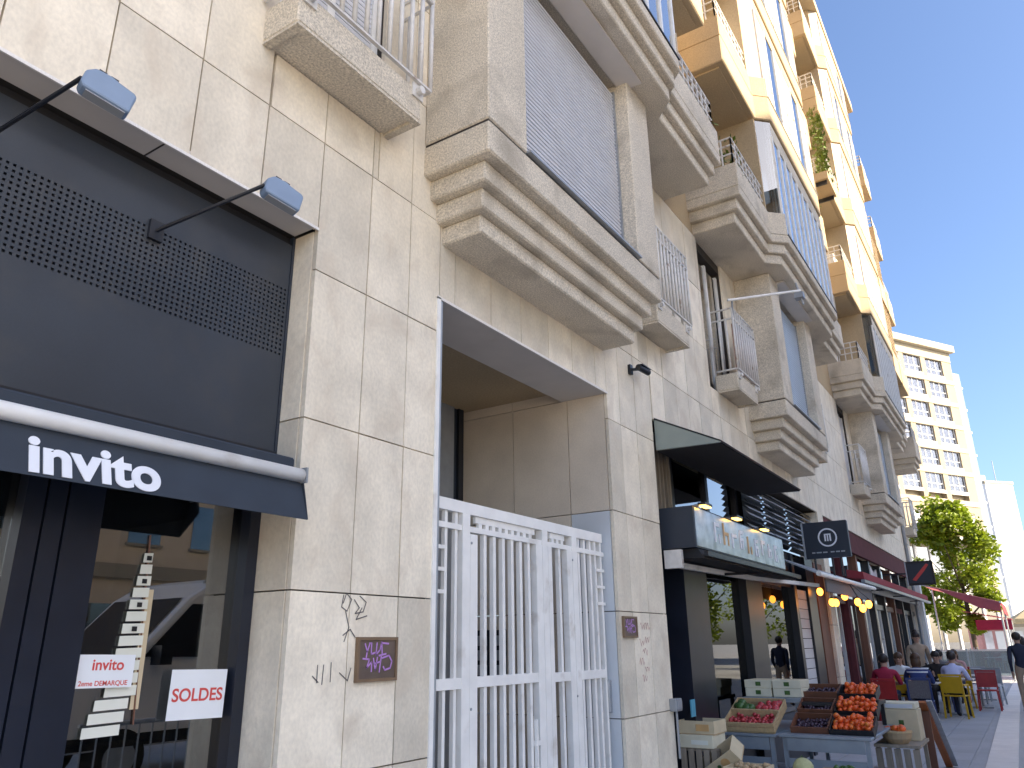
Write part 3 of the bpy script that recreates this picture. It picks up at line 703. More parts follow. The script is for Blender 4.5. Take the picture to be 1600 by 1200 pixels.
# ================================================================== PLAQUES, SCRIBBLES, CAMERA ON THE WALL
def plaque(x0, x1, z0, z1, label, seed):
    root = empty('wall_plaque', ((x0 + x1) / 2, 0, z0), 0, label, 'plaque', 'bronze plaques with purple graffiti')
    f = .012
    tp(MB().box(x0, x1, -.014, 0.0, z0, z1), 'plate', BROWN, root)
    for q in ((x0 - .004, x1 + .004, z0 - .004, z0 + f), (x0 - .004, x1 + .004, z1 - f, z1 + .004), (x0 - .004, x0 + f, z0 + f, z1 - f), (x1 - f, x1 + .004, z0 + f, z1 - f)):
        tpi(boxi('frame_strip', root, BROWN_F, q[0], q[1], -.022, -.0005, q[2], q[3]), root)
    w, h = x1 - x0, z1 - z0; mb = MB(); y = -.0152
    def st(*p): ribbon(mb, [(x0 + a * w, z0 + b * h) for a, b in p], .009, y)
    st((.18, .86), (.24, .68), (.30, .88)); st((.24, .68), (.22, .55)); st((.34, .88), (.34, .62), (.46, .66)); st((.48, .88), (.46, .60), (.56, .72), (.60, .90)); st((.62, .62), (.60, .88), (.78, .86))
    st((.14, .52), (.30, .50), (.24, .30), (.36, .44), (.36, .22)); st((.40, .52), (.46, .24), (.50, .54)); st((.44, .40), (.58, .44)); st((.60, .58), (.56, .20)); st((.62, .52), (.80, .58), (.88, .44), (.84, .28), (.70, .24), (.66, .32)); st((.54, .58), (.72, .62))
    tp(mb, 'graffiti', PURPLE, root)
    return root
plaque(3.09, 3.395, 1.432, 1.648, 'bronze plaque with purple graffiti left of the gate', 1)
plaque(6.325, 6.60, 1.655, 1.825, 'smaller bronze plaque with purple graffiti right of the gate', 2)
mb = MB()
for p in ([(2.98, 1.86), (2.97, 1.80), (3.01, 1.78), (3.04, 1.84), (3.0, 1.87), (2.98, 1.82)], [(3.06, 1.84), (3.10, 1.80), (3.07, 1.77), (3.13, 1.78), (3.15, 1.83), (3.10, 1.86)],
          [(3.0, 1.78), (3.03, 1.70), (3.0, 1.63)], [(3.12, 1.80), (3.08, 1.74), (3.16, 1.76)], [(2.99, 1.66), (3.04, 1.69), (3.08, 1.65)],
          [(2.83, 1.52), (2.83, 1.44)], [(2.87, 1.52), (2.865, 1.43)], [(2.92, 1.53), (2.92, 1.44)], [(2.98, 1.48), (3.04, 1.44), (3.06, 1.50)], [(2.80, 1.47), (2.84, 1.44)]):
    ribbon(mb, p, .006, -.0032)
gr = mb.build('graffiti', SCRIB); gr.parent = fw; gr['kind'] = 'stuff'
mb = MB()
for k, (x, z) in enumerate(((6.70, 1.72), (6.80, 1.72), (6.66, 1.58), (6.72, 1.50), (6.64, 1.42), (6.74, 1.36), (6.68, 1.28), (6.78, 1.6))):
    ribbon(mb, wiggle(x, z, .10, .06, 6, k), .006, -.0032)
gr = mb.build('graffiti', SCRIB_R); gr.parent = fw; gr['kind'] = 'stuff'
sc = empty('security_camera', (6.84, 0, 4.25), 0, 'small black security camera on the stone wall under the bay', 'camera')
tp(MB().box(6.80, 6.86, -.03, 0, 4.20, 4.30), 'base_plate', BLACK, sc)
tp(MB().bar((6.83, -.02, 4.25), (6.86, -.09, 4.25), .025, .025), 'arm', BLACK, sc)
tp(MB().tube((6.83, -.10, 4.262), (7.02, -.13, 4.25), .032, 12), 'camera_body', BLACK, sc, smooth=False)
tp(MB().box(6.84, 7.05, -.15, -.08, 4.285, 4.293), 'sun_shield', BLACK, sc)
ut = empty('meter_box', (7.3, -.02, 1.0), 0, 'small grey utility box fixed low on the stone pier by the grocer', 'box')
tp(MB().box(7.24, 7.39, -.07, -.001, 1.0, 1.11), 'housing', GREYM, ut, bevel=.006); tp(MB().box(7.26, 7.37, -.078, -.071, 1.02, 1.09), 'lid', GALV, ut); tp(MB().tube((7.31, -.04, .6), (7.31, -.04, 1.0), .012, 8), 'conduit', GREYM, ut)

# laundry pole from the balcony of the second bay
lp = empty('laundry_pole', (9.75, -.3, 5.95), 0, 'thin white pole sticking out above the rusty-railed balcony', 'pole')
tp(MB().tube((9.60, -.30, 6.02), (10.3, -1.12, 6.22), .018, 8), 'pole', WHITE, lp)
tp(MB().tube((10.26, -1.08, 6.33), (10.34, -1.13, 6.02), .014, 6), 'bracket', GREYM, lp)
tp(MB().box(10.24, 10.36, -1.16, -1.04, 6.10, 6.18), 'clamp', GREYM, lp)
tp(MB().tube((9.745, -.305, 5.80), (9.70, -.33, 6.05), .012, 6), 'tie', GREYM, lp)

# ================================================================== GROCER SHOPFRONT (second opening)
gs = empty('grocer_shopfront', (11, .2, 0), 0, 'black framed greengrocer shopfront with glass panes and a blind-filled upper window', 'shopfront')
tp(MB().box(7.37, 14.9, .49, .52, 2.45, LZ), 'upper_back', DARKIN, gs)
for k in range(9): tpi(boxi('vertical_slat', gs, WOOD_G, 7.42 + k * .10, 7.455 + k * .10, .20, .26, 2.95, LZ - .01), gs)
tp(MB().box(7.372, 14.9, .30, .34, 2.93, 2.98), 'transom', BLACK, gs)
for xx in (8.4, 9.6, 10.85, 12.2, 13.6): tpi(boxi('upper_mullion', gs, BLACK, xx, xx + .09, .26, .34, 2.98, LZ - .01), gs)
for a, b in ((8.49, 9.6), (9.69, 10.85)): tp(MB().box(a, b, .30, .306, 2.985, LZ - .012), 'upper_pane', GLS2, gs)
for k in range(9):
    z = 3.06 + k * .085
    for a, b in ((10.95, 12.19), (12.3, 13.59), (13.7, 14.88)):
        o = tp(MB().prism([(.10, z), (.112, z + .004), (.17, z + .062), (.158, z + .058)], 'x', a, b), 'blind_slat', GALV if (k * 7 + int(a)) % 3 else BLACK, gs)
tp(MB().box(10.94, 14.89, .20, .21, 2.99, LZ - .01), 'upper_pane', GLS2, gs)
# ground part
for a, b, m in ((7.372, 7.44, STONE_G), (8.05, 8.75, FRAMEK), (10.25, 10.95, BLACK), (12.75, 12.9, BLACK), (13.65, 14.2, BLACK)):
    tp(MB().box(a, b, .06, .30, 0, 2.93), 'frame_post', m, gs)
tp(MB().box(7.44, 8.05, .45, .47, 0, 2.4), 'door_leaf', DARKIN, gs)
for z in (1.0, 1.5, 2.0): tp(MB().box(7.5, 8.0, .40, .448, z, z + .16), 'door_shelf_goods', RUST, gs)
for a, b in ((8.75, 10.25), (10.95, 12.75)):
    tp(MB().box(a, b, .16, .166, .5, 2.4), 'glass_pane', GLSG, gs); tp(MB().box(a, b, .12, .22, 0.0, .499), 'stall_riser', BLACK, gs)
    tp(MB().box(a, b, .10, .24, 2.4, 2.93), 'window_head', BLACK, gs)
for k in range(14): tpi(boxi('roller_slat', gs, PALE, 12.9, 13.65, .10, .12, .3 + k * .15, .3 + k * .15 + .14), gs)
tp(MB().box(7.3, 15, 1.9, 1.95, 0, 2.9), 'room_back_wall', INTW, gs)
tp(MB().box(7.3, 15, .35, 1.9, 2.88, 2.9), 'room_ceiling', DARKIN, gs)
for k in range(4):
    c = tp(MB().box(8.8 + k * .5, 9.2 + k * .5, 1.2, 1.6, .6 + .2 * (k % 2), 1.5 + .1 * k), 'shelf_unit', (WBOX, CARD_L, GALV, PALE)[k], gs)
tp(MB().box(7.92, 8.03, .045, .058, .90, 1.06), 'blue_label', TEAL, gs)

cn = empty('canopy', (9, 0, 3.5), 0, 'dark wedge-shaped canopy with green-grey cheek above the greengrocer', 'canopy')
tp(MB().prism([(0.0, 3.853), (-.002, 3.52), (-.68, 3.505), (-.69, 3.52)], 'x', 7.39, 7.42), 'cheek', GREENP, cn)
tp(MB().prism([(0.0, 3.853), (-.002, 3.52), (-.68, 3.505), (-.69, 3.52)], 'x', 10.60, 10.63), 'cheek', BLACK, cn)
tp(MB().prism([(0.0, 3.875), (0.0, 3.853), (-.685, 3.515), (-.70, 3.525)], 'x', 7.39, 10.63), 'roof_sheet', BLACK, cn)
tp(MB().box(7.421, 10.599, -.672, -.004, 3.510, 3.522), 'underside', BLACKM, cn)

sb = empty('sign_box', (9.2, -.15, 2.5), 0, 'lit sign box with blurred lettering over the greengrocer awning', 'sign')
tp(MB().box(7.47, 10.85, -.31, .05, 2.505, 2.92), 'housing', NAVY, sb)
tp(MB().box(7.50, 10.83, -.318, -.311, 2.52, 2.905), 'sign_face', SIGNF, sb)
r = random.Random(5)
for k in range(9):
    a = 8.05 + k * .29
    mb = MB(); hgt = r.uniform(.16, .24); z0 = 2.60 + r.uniform(-.02, .02); wd = r.uniform(.12, .18)
    mb.box(a, a + .035, -.326, -.319, z0, z0 + hgt)
    if k % 3 != 1: mb.box(a + .036, a + wd, -.325, -.319, z0 + hgt - .04, z0 + hgt)
    if k % 2: mb.box(a + .036, a + wd, -.325, -.319, z0 + hgt * .45, z0 + hgt * .45 + .035)
    if k % 4 != 2: mb.box(a + wd - .03, a + wd, -.324, -.319, z0, z0 + hgt * .44)
    tp(mb, 'sign_letter', SIGNO if k in (1, 4) else LETTER, sb)
for xx in (7.62, 8.65, 9.75):
    l = tp(MB().tube((xx, -.2, 2.921), (xx, -.36, 2.945), .018, 8), 'lamp_arm', GREYM, sb)
    tp(MB().box(xx - .07, xx + .14, -.42, -.34, 2.93, 2.955), 'lamp_hood', BLACK, sb)
    tp(MB().box(xx - .06, xx + .13, -.41, -.35, 2.915, 2.929), 'lit_lamp', SPOTL, sb)

ga = empty('awning', (9.5, -.3, 2.4), 0, 'half-folded black awning with white front bar under the lit sign box', 'awning')
tp(MB().prism([(.05, 2.50), (-.30, 2.50), (-.36, 2.40), (.02, 2.43)], 'x', 7.55, 11.2), 'folded_cloth', BLACKM, ga)
tp(MB().box(7.56, 11.3, -.40, -.36, 2.42, 2.47), 'cloth_roll', BLACK, ga)
tp(MB().bar((7.48, -.02, 2.36), (10.5, .02, 2.40), .05, .055), 'front_bar', WHITE, ga)
tp(MB().bar((10.5, .02, 2.40), (12.45, -.36, 2.395), .05, .05), 'front_bar', WHITE, ga)
tp(MB().box(7.44, 7.50, -.16, .02, 2.31, 2.49), 'end_bracket', WHITE_D, ga)
tp(MB().bar((9.1, .02, 2.36), (9.9, -.32, 2.42), .03, .03), 'folding_arm', BLACK, ga)

def hang_sign(x, y0, y1, z0, z1, face, label):
    root = empty('hanging_sign', (x, 0, z0), 0, label, 'sign')
    tp(MB().box(x - .05, x + .05, y0, y1, z0, z1), 'panel', face, root, bevel=.008)
    tp(MB().box(x - .052, x + .052, y1 - .03, y1 + .0, z0 - .003, z1 + .003), 'edge_trim', GALV, root)
    tp(MB().box(x - .02, x + .02, y1, .05, (z0 + z1) / 2 - .02, (z0 + z1) / 2 + .02), 'wall_arm', BLACK, root)
    return root
h1 = hang_sign(13.5, -.72, .0, 2.885, 3.47, NAVY, 'navy hanging sign with a white ring emblem')
cy, cz = -.40, 3.21
mb = MB(); n = 28
for k in range(n):
    a, b = 2 * math.pi * k / n, 2 * math.pi * (k + 1) / n
    mb.quad(*[(13.447, cy + q * math.cos(t), cz + q * math.sin(t)) for q, t in ((.15, a), (.15, b), (.125, b), (.125, a))])
tp(mb, 'ring_emblem', LETTER, h1)
for q in ((-.055, -.03, -.06, .06), (.025, .05, -.06, .06), (-.055, .05, .04, .06), (-.012, .008, -.06, .04)):
    tpi(boxi('emblem_bar', h1, LETTER, 13.446, 13.449, cy + q[0], cy + q[1], cz + q[2], cz + q[3]), h1)
for k, (a, b) in enumerate(((-.64, -.58), (-.56, -.50), (-.48, -.42), (-.37, -.30), (-.28, -.20), (-.18, -.13))): tpi(boxi('small_print', h1, GALV, 13.446, 13.449, a, b, 2.965, 2.985), h1)
for yy in (-.55, -.42, -.15):
    tp(MB().tube((13.5, yy, 2.60), (13.5, yy, 2.884), .018, 8), 'stem', BLACK, h1)
h2 = hang_sign(22.0, -1.12, -.49, 2.89, 3.47, C_DARK, 'dark hanging sign with a slanted red bottle mark')
tp(MB().box(21.945, 21.949, -1.07, -.54, 2.94, 3.42), 'inner_panel', NAVY, h2)
mb = MB(); 
pts = [(-.62, 3.02), (-.70, 2.99), (-.93, 3.24), (-1.03, 3.37), (-.98, 3.40), (-.88, 3.30)]
mb.prism(pts, 'x', 21.936, 21.944); tp(mb, 'bottle_mark', PRINT_R, h2)

# ================================================================== RESTAURANT FRONTS (third opening)
rf = empty('restaurant_front', (21, .2, 0), 0, 'row of timber and dark framed restaurant fronts under an oxblood fascia', 'shopfront')
tp(MB().box(15.38, 27.68, .02, .10, 3.40, LZ - .01), 'fascia', DKRED, rf)
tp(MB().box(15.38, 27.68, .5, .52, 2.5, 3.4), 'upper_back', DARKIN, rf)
for k, a in enumerate((15.4, 17.0, 18.6, 20.2, 21.8, 23.4, 25.0, 26.6)):
    tp(MB().box(a, a + .16, .08, .26, 0, 3.40), 'front_post', (RUST, DKRED, RUST, BLACK, BLACK, RUST, BLACK, BLACK)[k], rf)
    tp(MB().box(a + .16, a + 1.59, .17, .176, .05, 2.3), 'glass_pane', GLS, rf)
    tp(MB().box(a + .16, a + 1.59, .12, .22, 2.3, 2.42), 'transom', (RUST, DKRED, BLACK, BLACK)[k % 4], rf)
    tp(MB().box(a + .16, a + 1.59, .17, .176, 2.42, 3.39), 'upper_pane', GLS2, rf)
    for q in (.55, 1.05): tp(MB().box(a + q, a + q + .05, .14, .20, .05, 2.3), 'glazing_bar', (GALV, BLACK, GALV, WHITE_D)[k % 4], rf)
tp(MB().box(15.3, 27.7, 2.4, 2.45, 0, 3.4), 'room_back_wall', INTW, rf)
tp(MB().box(14.25, 14.88, .05, .12, 0, 2.9), 'side_panel', RUST, rf)
ra = empty('awning', (14, -.3, 2.5), 0, 'grey restaurant awning with white front bar and warm bulbs beneath', 'awning')
tp(MB().prism([(.0, 2.78), (0, 2.76), (-.52, 2.51), (-.53, 2.53)], 'x', 11.75, 16.4), 'cloth', GALV, ra)
tp(MB().tube((11.75, -.54, 2.515), (16.4, -.54, 2.535), .035, 10), 'front_bar', WHITE, ra)
tp(MB().box(12.4, 16.3, -.50, -.47, 2.30, 2.49), 'valance', NETG, ra)
for i, (y, z, xx) in enumerate(((-.05, 2.39, 14), (-.22, 2.21, 14), (-.27, 2.205, 14.05), (-.43, 2.30, 14), (-.62, 2.20, 14), (-.68, 2.10, 14), (-.78, 2.16, 14))):
    b = empty('light_bulb', (xx, y, z), 0, 'glowing bulb under the grey awning, %s from the wall' % ('first', 'second', 'third', 'fourth', 'fifth', 'sixth', 'seventh')[i], 'light bulb', 'warm festoon bulbs')
    tp(MB().sphere((xx, y, z), .052, 10, 7, (1, 1, 1.25)), 'bulb', BULB, b, smooth=True)
    tp(MB().tube((xx, y, z + .045), (xx, y, z + .09), .02, 8), 'socket', BLACK, b)
    tp(MB().tube((xx, y, z + .09), (xx, max(y, -.5), 2.55), .005, 5), 'cable', BLACK, b)
rr = empty('awning', (22, -.2, 2.8), 0, 'long folded oxblood awning along the restaurant fronts', 'awning')
tp(MB().prism([(.0, 2.96), (-.30, 2.90), (-.31, 2.76), (.0, 2.80)], 'x', 16.9, 27.9), 'folded_cloth', REDC, rr)
tp(MB().bar((16.6, -.33, 2.70), (28.0, -.33, 2.70), .07, .06), 'front_bar', GREYM, rr)
tp(MB().box(17.2, 27.8, -.05, .0, 2.62, 2.76), 'wall_box', GALV, rr)
for a in (19.2, 22.4, 25.6): tp(MB().bar((a, -.02, 2.66), (a + .5, -.33, 2.69), .04, .03), 'folding_arm', BLACK, rr)
# blurred figures of shop posters upstairs
po = empty('window_poster', (21.3, .0, 2.95), 0, 'pale torn poster in the window above the folded oxblood awning', 'poster')
tp(MB().prism([(20.6, 3.28), (20.9, 3.36), (21.3, 3.2), (21.9, 3.34), (22.2, 3.22), (22.1, 3.0), (21.4, 2.98), (20.8, 3.05)], 'y', .155, .16), 'sheet', CURT, po)

# ================================================================== FRUIT STALL
def table(x0, x1, y0, y1, zt, label, m=STEELB):
    root = empty('stall_table', ((x0 + x1) / 2, (y0 + y1) / 2, 0), 0, label, 'table', 'stall tables')
    tp(MB().box(x0, x1, y0, y1, zt - .03, zt), 'table_top', m, root, bevel=.006)
    for a in (x0 + .03, x1 - .07):
        for b in (y0 + .03, y1 - .07): tp(MB().box(a, a + .04, b, b + .04, 0.0, zt - .031), 'leg', m, root)
    tp(MB().box(x0 + .012, x0 + .028, y0 + .075, y1 - .075, zt - .15, zt - .032), 'apron', m, root)
    tp(MB().box(x0 + .012, x0 + .028, y0 + .075, y1 - .075, zt - .30, zt - .22), 'apron_rail', m, root)
    tp(MB().box(x0 + .08, x1 - .08, y0 + .04, y1 - .04, .2, .22), 'shelf', m, root)
    tp(MB().box(x0 + .030, x0 + .042, y0 + .075, y1 - .075, .10, zt - .29), 'front_panel', GALV, root)
    return root
table(8.72, 10.6, -1.45, -.56, .70, 'grey steel stall table under the dark grape and tomato crates')
table(8.75, 10.4, -.52, .02, .69, 'small steel stall table under the tilted strawberry crate')
def crate(name, loc, size, tilt, rz, m, label, cat, mull=0, thick=.012, slats=2, group=None, mullm=None):
    """open crate: bottom, four sides of slats; origin at bottom centre; front faces -X"""
    root = empty(name, loc, 0, label, cat, group); root.rotation_euler = (0, tilt, rz)
    lx, ly, h = size; a, b = lx / 2, ly / 2
    MB().box(-a, a, -b, b, 0, thick).build('crate_base', m, root)
    sh = (h - thick - .004) / slats
    for k in range(slats):
        z0 = thick + .002 + k * sh; z1 = z0 + sh * (.86 if slats > 1 else 1)
        boxi('crate_slat', root, m, -a, -a + thick, -b, b, z0, z1); boxi('crate_slat', root, m, a - thick, a, -b, b, z0, z1)
        boxi('crate_slat', root, m, -a + thick, a - thick, -b, -b + thick, z0, z1); boxi('crate_slat', root, m, -a + thick, a - thick, b - thick, b, z0, z1)
    for k in range(mull):
        xx = -a + lx * (k + 1) / (mull + 1); boxi('crate_divider', root, m, xx - .01, xx + .01, -b + thick, b - thick, thick, h)
    return root
def heap(name, root_m, size, r0, m, label, n, seed, zbase, xr=None, sc=(1, 1, 1), full=1):
    rr = random.Random(seed); mb = MB(); lx, ly, h = size; a, b = lx / 2 - r0 - .014, ly / 2 - r0 - .014
    x0, x1 = xr or (-a, a); placed = []
    for lay in range(full + 1):
        y = -b
        row = 0
        while y <= b + 1e-6:
            x = x0 + (r0 if row % 2 else 0)
            while x <= x1 + 1e-6:
                if lay < full or rr.random() < .5:
                    q = Vector((x + rr.uniform(-.3, .3) * r0, y + rr.uniform(-.3, .3) * r0, zbase + r0 + lay * r0 * 1.5 + rr.uniform(-.15, .25) * r0))
                    mb.sphere(root_m @ q, r0 * rr.uniform(.78, 1.12), 8, 6, (rr.uniform(.92, 1.08), rr.uniform(.92, 1.08), rr.uniform(.82, 1.0)))
                x += 2.02 * r0
            y += 1.85 * r0; row += 1
    o = mb.build(name, m, None, smooth=True); tag(o, label, name, kind='stuff'); return o
def cmat(c): return Matrix.Translation(c.location) @ c.rotation_euler.to_matrix().to_4x4()
# strawberry crate (two compartments, tilted)
c = crate('fruit_crate', (9.08, -.24, .735), (.62, .54, .11), R(-20), 0, WOOD, 'pale wooden crate of strawberries tilted towards the street', 'crate', 1)
c.location.z = .80
heap('strawberries', cmat(c), (.62, .54, .11), .024, STRAW, 'small red strawberries filling the front half of the wooden crate', 0, 1, .012, (-.27, -.04))
mb = MB(); rr = random.Random(19)
for k in range(7): mb.sphere(cmat(c) @ Vector((rr.uniform(.05, .25), rr.uniform(.05, .22), .075 + rr.uniform(0, .04))), rr.uniform(.042, .06), 10, 7, (1, 1, .85))
tag(mb.build('peppers', GREENF, smooth=True), 'dark green vegetables at the back of the wooden crate', 'vegetables', kind='stuff')
mb = MB(); rr = random.Random(9)
for k in range(16): mb.sphere(cmat(c) @ Vector((rr.uniform(.04, .26), rr.uniform(-.23, .03), .06 + rr.uniform(0, .05))), rr.uniform(.03, .045), 8, 6)
tag(mb.build('red_peppers', STRAW, smooth=True), 'dark red peppers heaped beside green ones at the crate back', 'peppers', kind='stuff')
MB().box(9.2, 9.45, -.4, .0, .692, .88).build('x', None) if False else None
for i, (y0, y1, z0, z1, lab, X) in enumerate(((-.29, .01, 1.0, 1.09, 'lower white produce box beside the wall behind the strawberries', 9.6), (-.30, .02, 1.092, 1.18, 'upper white produce box beside the wall behind the strawberries', 9.62), (-.63, -.31, 1.0, 1.09, 'lower white produce box next to the grape crates', 9.6), (-.63, -.31, 1.092, 1.18, 'upper white produce box next to the grape crates', 9.6))):
    b = empty('produce_box', (X + .2, (y0 + y1) / 2, z0), 0, lab, 'box', 'white produce boxes')
    tp(MB().box(X, X + .4, y0, y1, z0, z1), 'carton', WBOX, b, bevel=.004)
    tp(MB().box(X - .002, X - .0005, (y0 + y1) / 2 - .03, (y0 + y1) / 2 + .03, (z0 + z1) / 2 - .02, (z0 + z1) / 2 + .025), 'printed_mark', GREENF, b)
    tp(MB().box(X + .02, X + .38, y0 + .02, y1 - .02, z1 - .001, z1 + .0015), 'lid_panel', CARD_L, b)
st = empty('display_step', (9.75, -.35, .69), 0, 'grey steel step holding the white produce boxes', 'stand')
tp(MB().box(9.45, 10.1, -.64, .02, .955, .998), 'step_top', STEELB, st)
for a in (9.47, 10.04):
    for b in (-.62, -.03): tp(MB().box(a, a + .04, b, b + .04, .70, .954), 'leg', STEELB, st)
st2 = empty('display_step', (9.75, -1.0, .70), 0, 'black step lifting the back grape and tomato crates', 'stand')
tp(MB().box(9.42, 10.2, -1.40, -.66, .93, .965), 'step_top', PLASTIC_K, st2)
for a in (9.44, 10.14):
    for b in (-1.38, -.72): tp(MB().box(a, a + .04, b, b + .04, .701, .929), 'leg', PLASTIC_K, st2)
for i, (X, y, z, ly, lx, t, lab) in enumerate(((9.08, -.83, .725, .38, .34, -20, 'front crate of dark grapes on the stall table'), (9.42, -.825, .865, .36, .3, -20, 'middle crate of dark grapes on the stall table'), (9.86, -.80, 1.0, .38, .34, -12, 'back crate of dark grapes on the raised step'))):
    c = crate('grape_crate', (X, y, z), (lx, ly, .10), R(t), 0, RUST, lab, 'crate', 0, .014, 1, 'crates of dark grapes')
    heap('grapes', cmat(c), (lx, ly, .10), .017, GRAPE, ('dark grapes in the front crate', 'dark grapes in the middle crate', 'dark grapes in the back crate')[i], 0, 20 + i, .012)
for i, (X, y, z, ly, lx, t, lab) in enumerate(((9.06, -1.24, .725, .42, .34, -20, 'front black crate of orange-red tomatoes'), (9.42, -1.235, .865, .42, .30, -20, 'middle black crate of orange-red tomatoes'), (9.86, -1.19, 1.0, .40, .34, -14, 'back black crate of orange-red tomatoes on the raised step'))):
    c = crate('tomato_crate', (X, y, z), (lx, ly, .09), R(t), 0, PLASTIC_K, lab, 'crate', 0, .014, 1, 'black crates of tomatoes')
    heap('tomatoes', cmat(c), (lx, ly, .09), .029, TOM, ('shiny tomatoes in the front black crate', 'shiny tomatoes in the middle black crate', 'shiny tomatoes in the back black crate')[i], 0, 40 + i, .014, full=2)
# left corner: cartons on a pallet crate
pc = empty('pallet_crate', (8.1, 0, 0), 0, 'slatted grey pallet crate standing against the stone pier', 'crate')
for k in range(5): tpi(boxi('upright_slat', pc, WOOD_G, 7.85, 7.87, -.20 + k * .078, -.145 + k * .078, 0.02, .62), pc)
tp(MB().box(7.871, 8.3, -.20, .17, .60, .625), 'top_board', WOOD_G, pc); tp(MB().box(7.872, 7.89, -.2, .17, .05, .12), 'cross_board', WOOD_G, pc)
for k in range(4): tpi(boxi('side_slat', pc, WOOD_G, 7.9 + k * .1, 7.97 + k * .1, -.20, -.185, 0.02, .598), pc)
b = empty('carton', (8.05, 0, .626), 0, 'white carton lying on the slatted pallet crate', 'box')
tp(MB().box(7.85, 8.22, -.17, .17, .627, .745), 'carton_body', WBOX, b, bevel=.005); tp(MB().box(7.847, 7.85, -.12, .05, .66, .70), 'label_strip', PAPER_Y, b)
b = empty('carton', (8.05, 0, .746), 0, 'brown cardboard tray on top of the white carton', 'box')
tp(MB().box(7.88, 8.25, -.18, .19, .747, .755), 'tray_base', CARD, b)
for q in ((7.88, 7.888, -.18, .19), (8.242, 8.25, -.18, .19), (7.889, 8.241, -.18, -.172), (7.889, 8.241, .182, .19)): tp(MB().box(*q, .756, .87), 'tray_side', CARD_L, b)
tp(MB().box(7.873, 7.879, -.13, .0, .78, .84), 'print_patch', SIGNO, b)
# tilted open fruit carton
tb = empty('fruit_carton', (7.92, -.25, .47), 0, 'open fruit carton tipped on its edge at the foot of the stall', 'box')
tb.rotation_euler = (R(-38), R(-30), R(8))
MB().box(-.10, .12, -.24, .20, .0, .01).build('carton_base', CARD, tb)
for q in ((-.10, -.092, -.24, .20), (.112, .12, -.24, .20), (-.091, .111, -.24, -.232), (-.091, .111, .192, .20)): MB().box(*q, .011, .15).build('carton_side', CARD_L, tb)
for i, (y, m) in enumerate(((.08, PAPER), (-.10, SIGNO), (-.02, GREENF))): MB().tube((-.101, y, .08), (-.1035, y, .08), .045 if i < 2 else .02, 14).build('printed_spot', m, tb)
tb2 = empty('stall_shelf', (7.9, -.3, 0), 0, 'low wooden ledge along the front of the stall at the bottom edge', 'stand')
tp(MB().box(7.45, 8.3, -1.45, -.30, .40, .43), 'ledge_top', WOOD_G, tb2)
for a in (7.5, 8.2):
    for b in (-1.4, -.4): tp(MB().box(a, a + .05, b, b + .05, .03, .399), 'leg', WOOD_G, tb2)
c = crate('produce_tray', (7.68, -.55, .432), (.36, .36, .10), 0, 0, CARD_L, 'cardboard tray of pale produce at the bottom edge', 'crate', 0, .01, 1)
heap('onions', cmat(c), (.36, .36, .10), .03, CARD, 'brown onions in the cardboard tray', 0, 61, .02)
m = empty('melon', (7.75, -1.02, .432), 0, 'round yellow-green melon on the low ledge', 'melon')
tp(MB().sphere((7.75, -1.02, .525), .092, 16, 10), 'fruit', MELON, m, smooth=True); tp(MB().tube((7.75, -1.02, .612), (7.755, -1.015, .63), .006, 6), 'stalk', GREENF, m)
c = crate('produce_tray', (7.85, -1.32, .432), (.34, .26, .09), 0, R(20), CARD, 'brown tray of leafy goods at the stall corner', 'crate', 0, .01, 1)
heap('apples', cmat(c), (.34, .26, .09), .032, GREENF, 'green apples in the brown corner tray', 0, 63, .02)
# right end: boxes, basket, pallet stand, board
ps = empty('pallet_stand', (10.0, -1.5, 0), 0, 'grey slatted pallet stand at the street end of the stall', 'stand')
for k in range(5): tpi(boxi('upright_slat', ps, WOOD_G, 9.78, 9.80, -1.72 + k * .092, -1.655 + k * .092, 0.02, .50), ps)
tp(MB().box(9.77, 10.6, -1.73, -1.28, .51, .54), 'top_board', WOOD_G, ps)
for a in (9.82, 10.5):
    for b in (-1.71, -1.33): tp(MB().box(a, a + .05, b, b + .04, 0.02, .509), 'leg', WOOD_G, ps)
bk = empty('fruit_basket', (9.93, -1.5, .541), 0, 'round woven basket of fruit on the pallet stand', 'basket')
mb = MB(); n = 20
prof = [(.10, .0), (.14, .05), (.155, .11)]
for (r0, z0), (r1, z1) in zip(prof[:-1], prof[1:]): mb.tube((9.93, -1.5, .542 + z0), (9.93, -1.5, .542 + z1), r0, n, r1, caps=False)
tp(mb, 'basket_wall', CARD, bk); tp(MB().tube((9.93, -1.5, .652), (9.93, -1.5, .668), .162, n, .160), 'rim', WOOD, bk)
mb = MB(); rr = random.Random(4)
for k in range(16): a = rr.uniform(0, 6.28); q = .11 * rr.random() ** .5; mb.sphere((9.93 + q * math.cos(a), -1.5 + q * math.sin(a), .675 + rr.uniform(0, .02)), .032, 8, 6)
tag(mb.build('peaches', TOM, smooth=True), 'orange peaches heaped in the round basket', 'peaches', kind='stuff')
b = empty('carton', (10.4, -1.5, .541), 0, 'lower brown carton with green mark at the street end of the stall', 'box')
tp(MB().box(10.22, 10.58, -1.70, -1.34, .542, .86), 'carton_body', CARD_L, b, bevel=.005); tp(MB().box(10.217, 10.2195, -1.55, -1.50, .70, .75), 'printed_mark', GREENF, b)
b = empty('carton', (10.4, -1.5, .862), 0, 'upper pale green carton stacked at the street end of the stall', 'box')
tp(MB().box(10.23, 10.58, -1.69, -1.34, .863, .93), 'carton_body', WBOX, b, bevel=.005); tp(MB().box(10.227, 10.2295, -1.66, -1.38, .875, .915), 'green_band', PALE, b)
ab = empty('price_board', (11.6, -1.65, 0), 0, 'leaning orange-brown framed price board at the end of the stall', 'board')
tp(MB().prism([(10.75, .90), (10.80, .92), (12.45, .035), (12.40, .018)], 'y', -1.74, -1.66), 'board_frame', ORANGEB, ab)
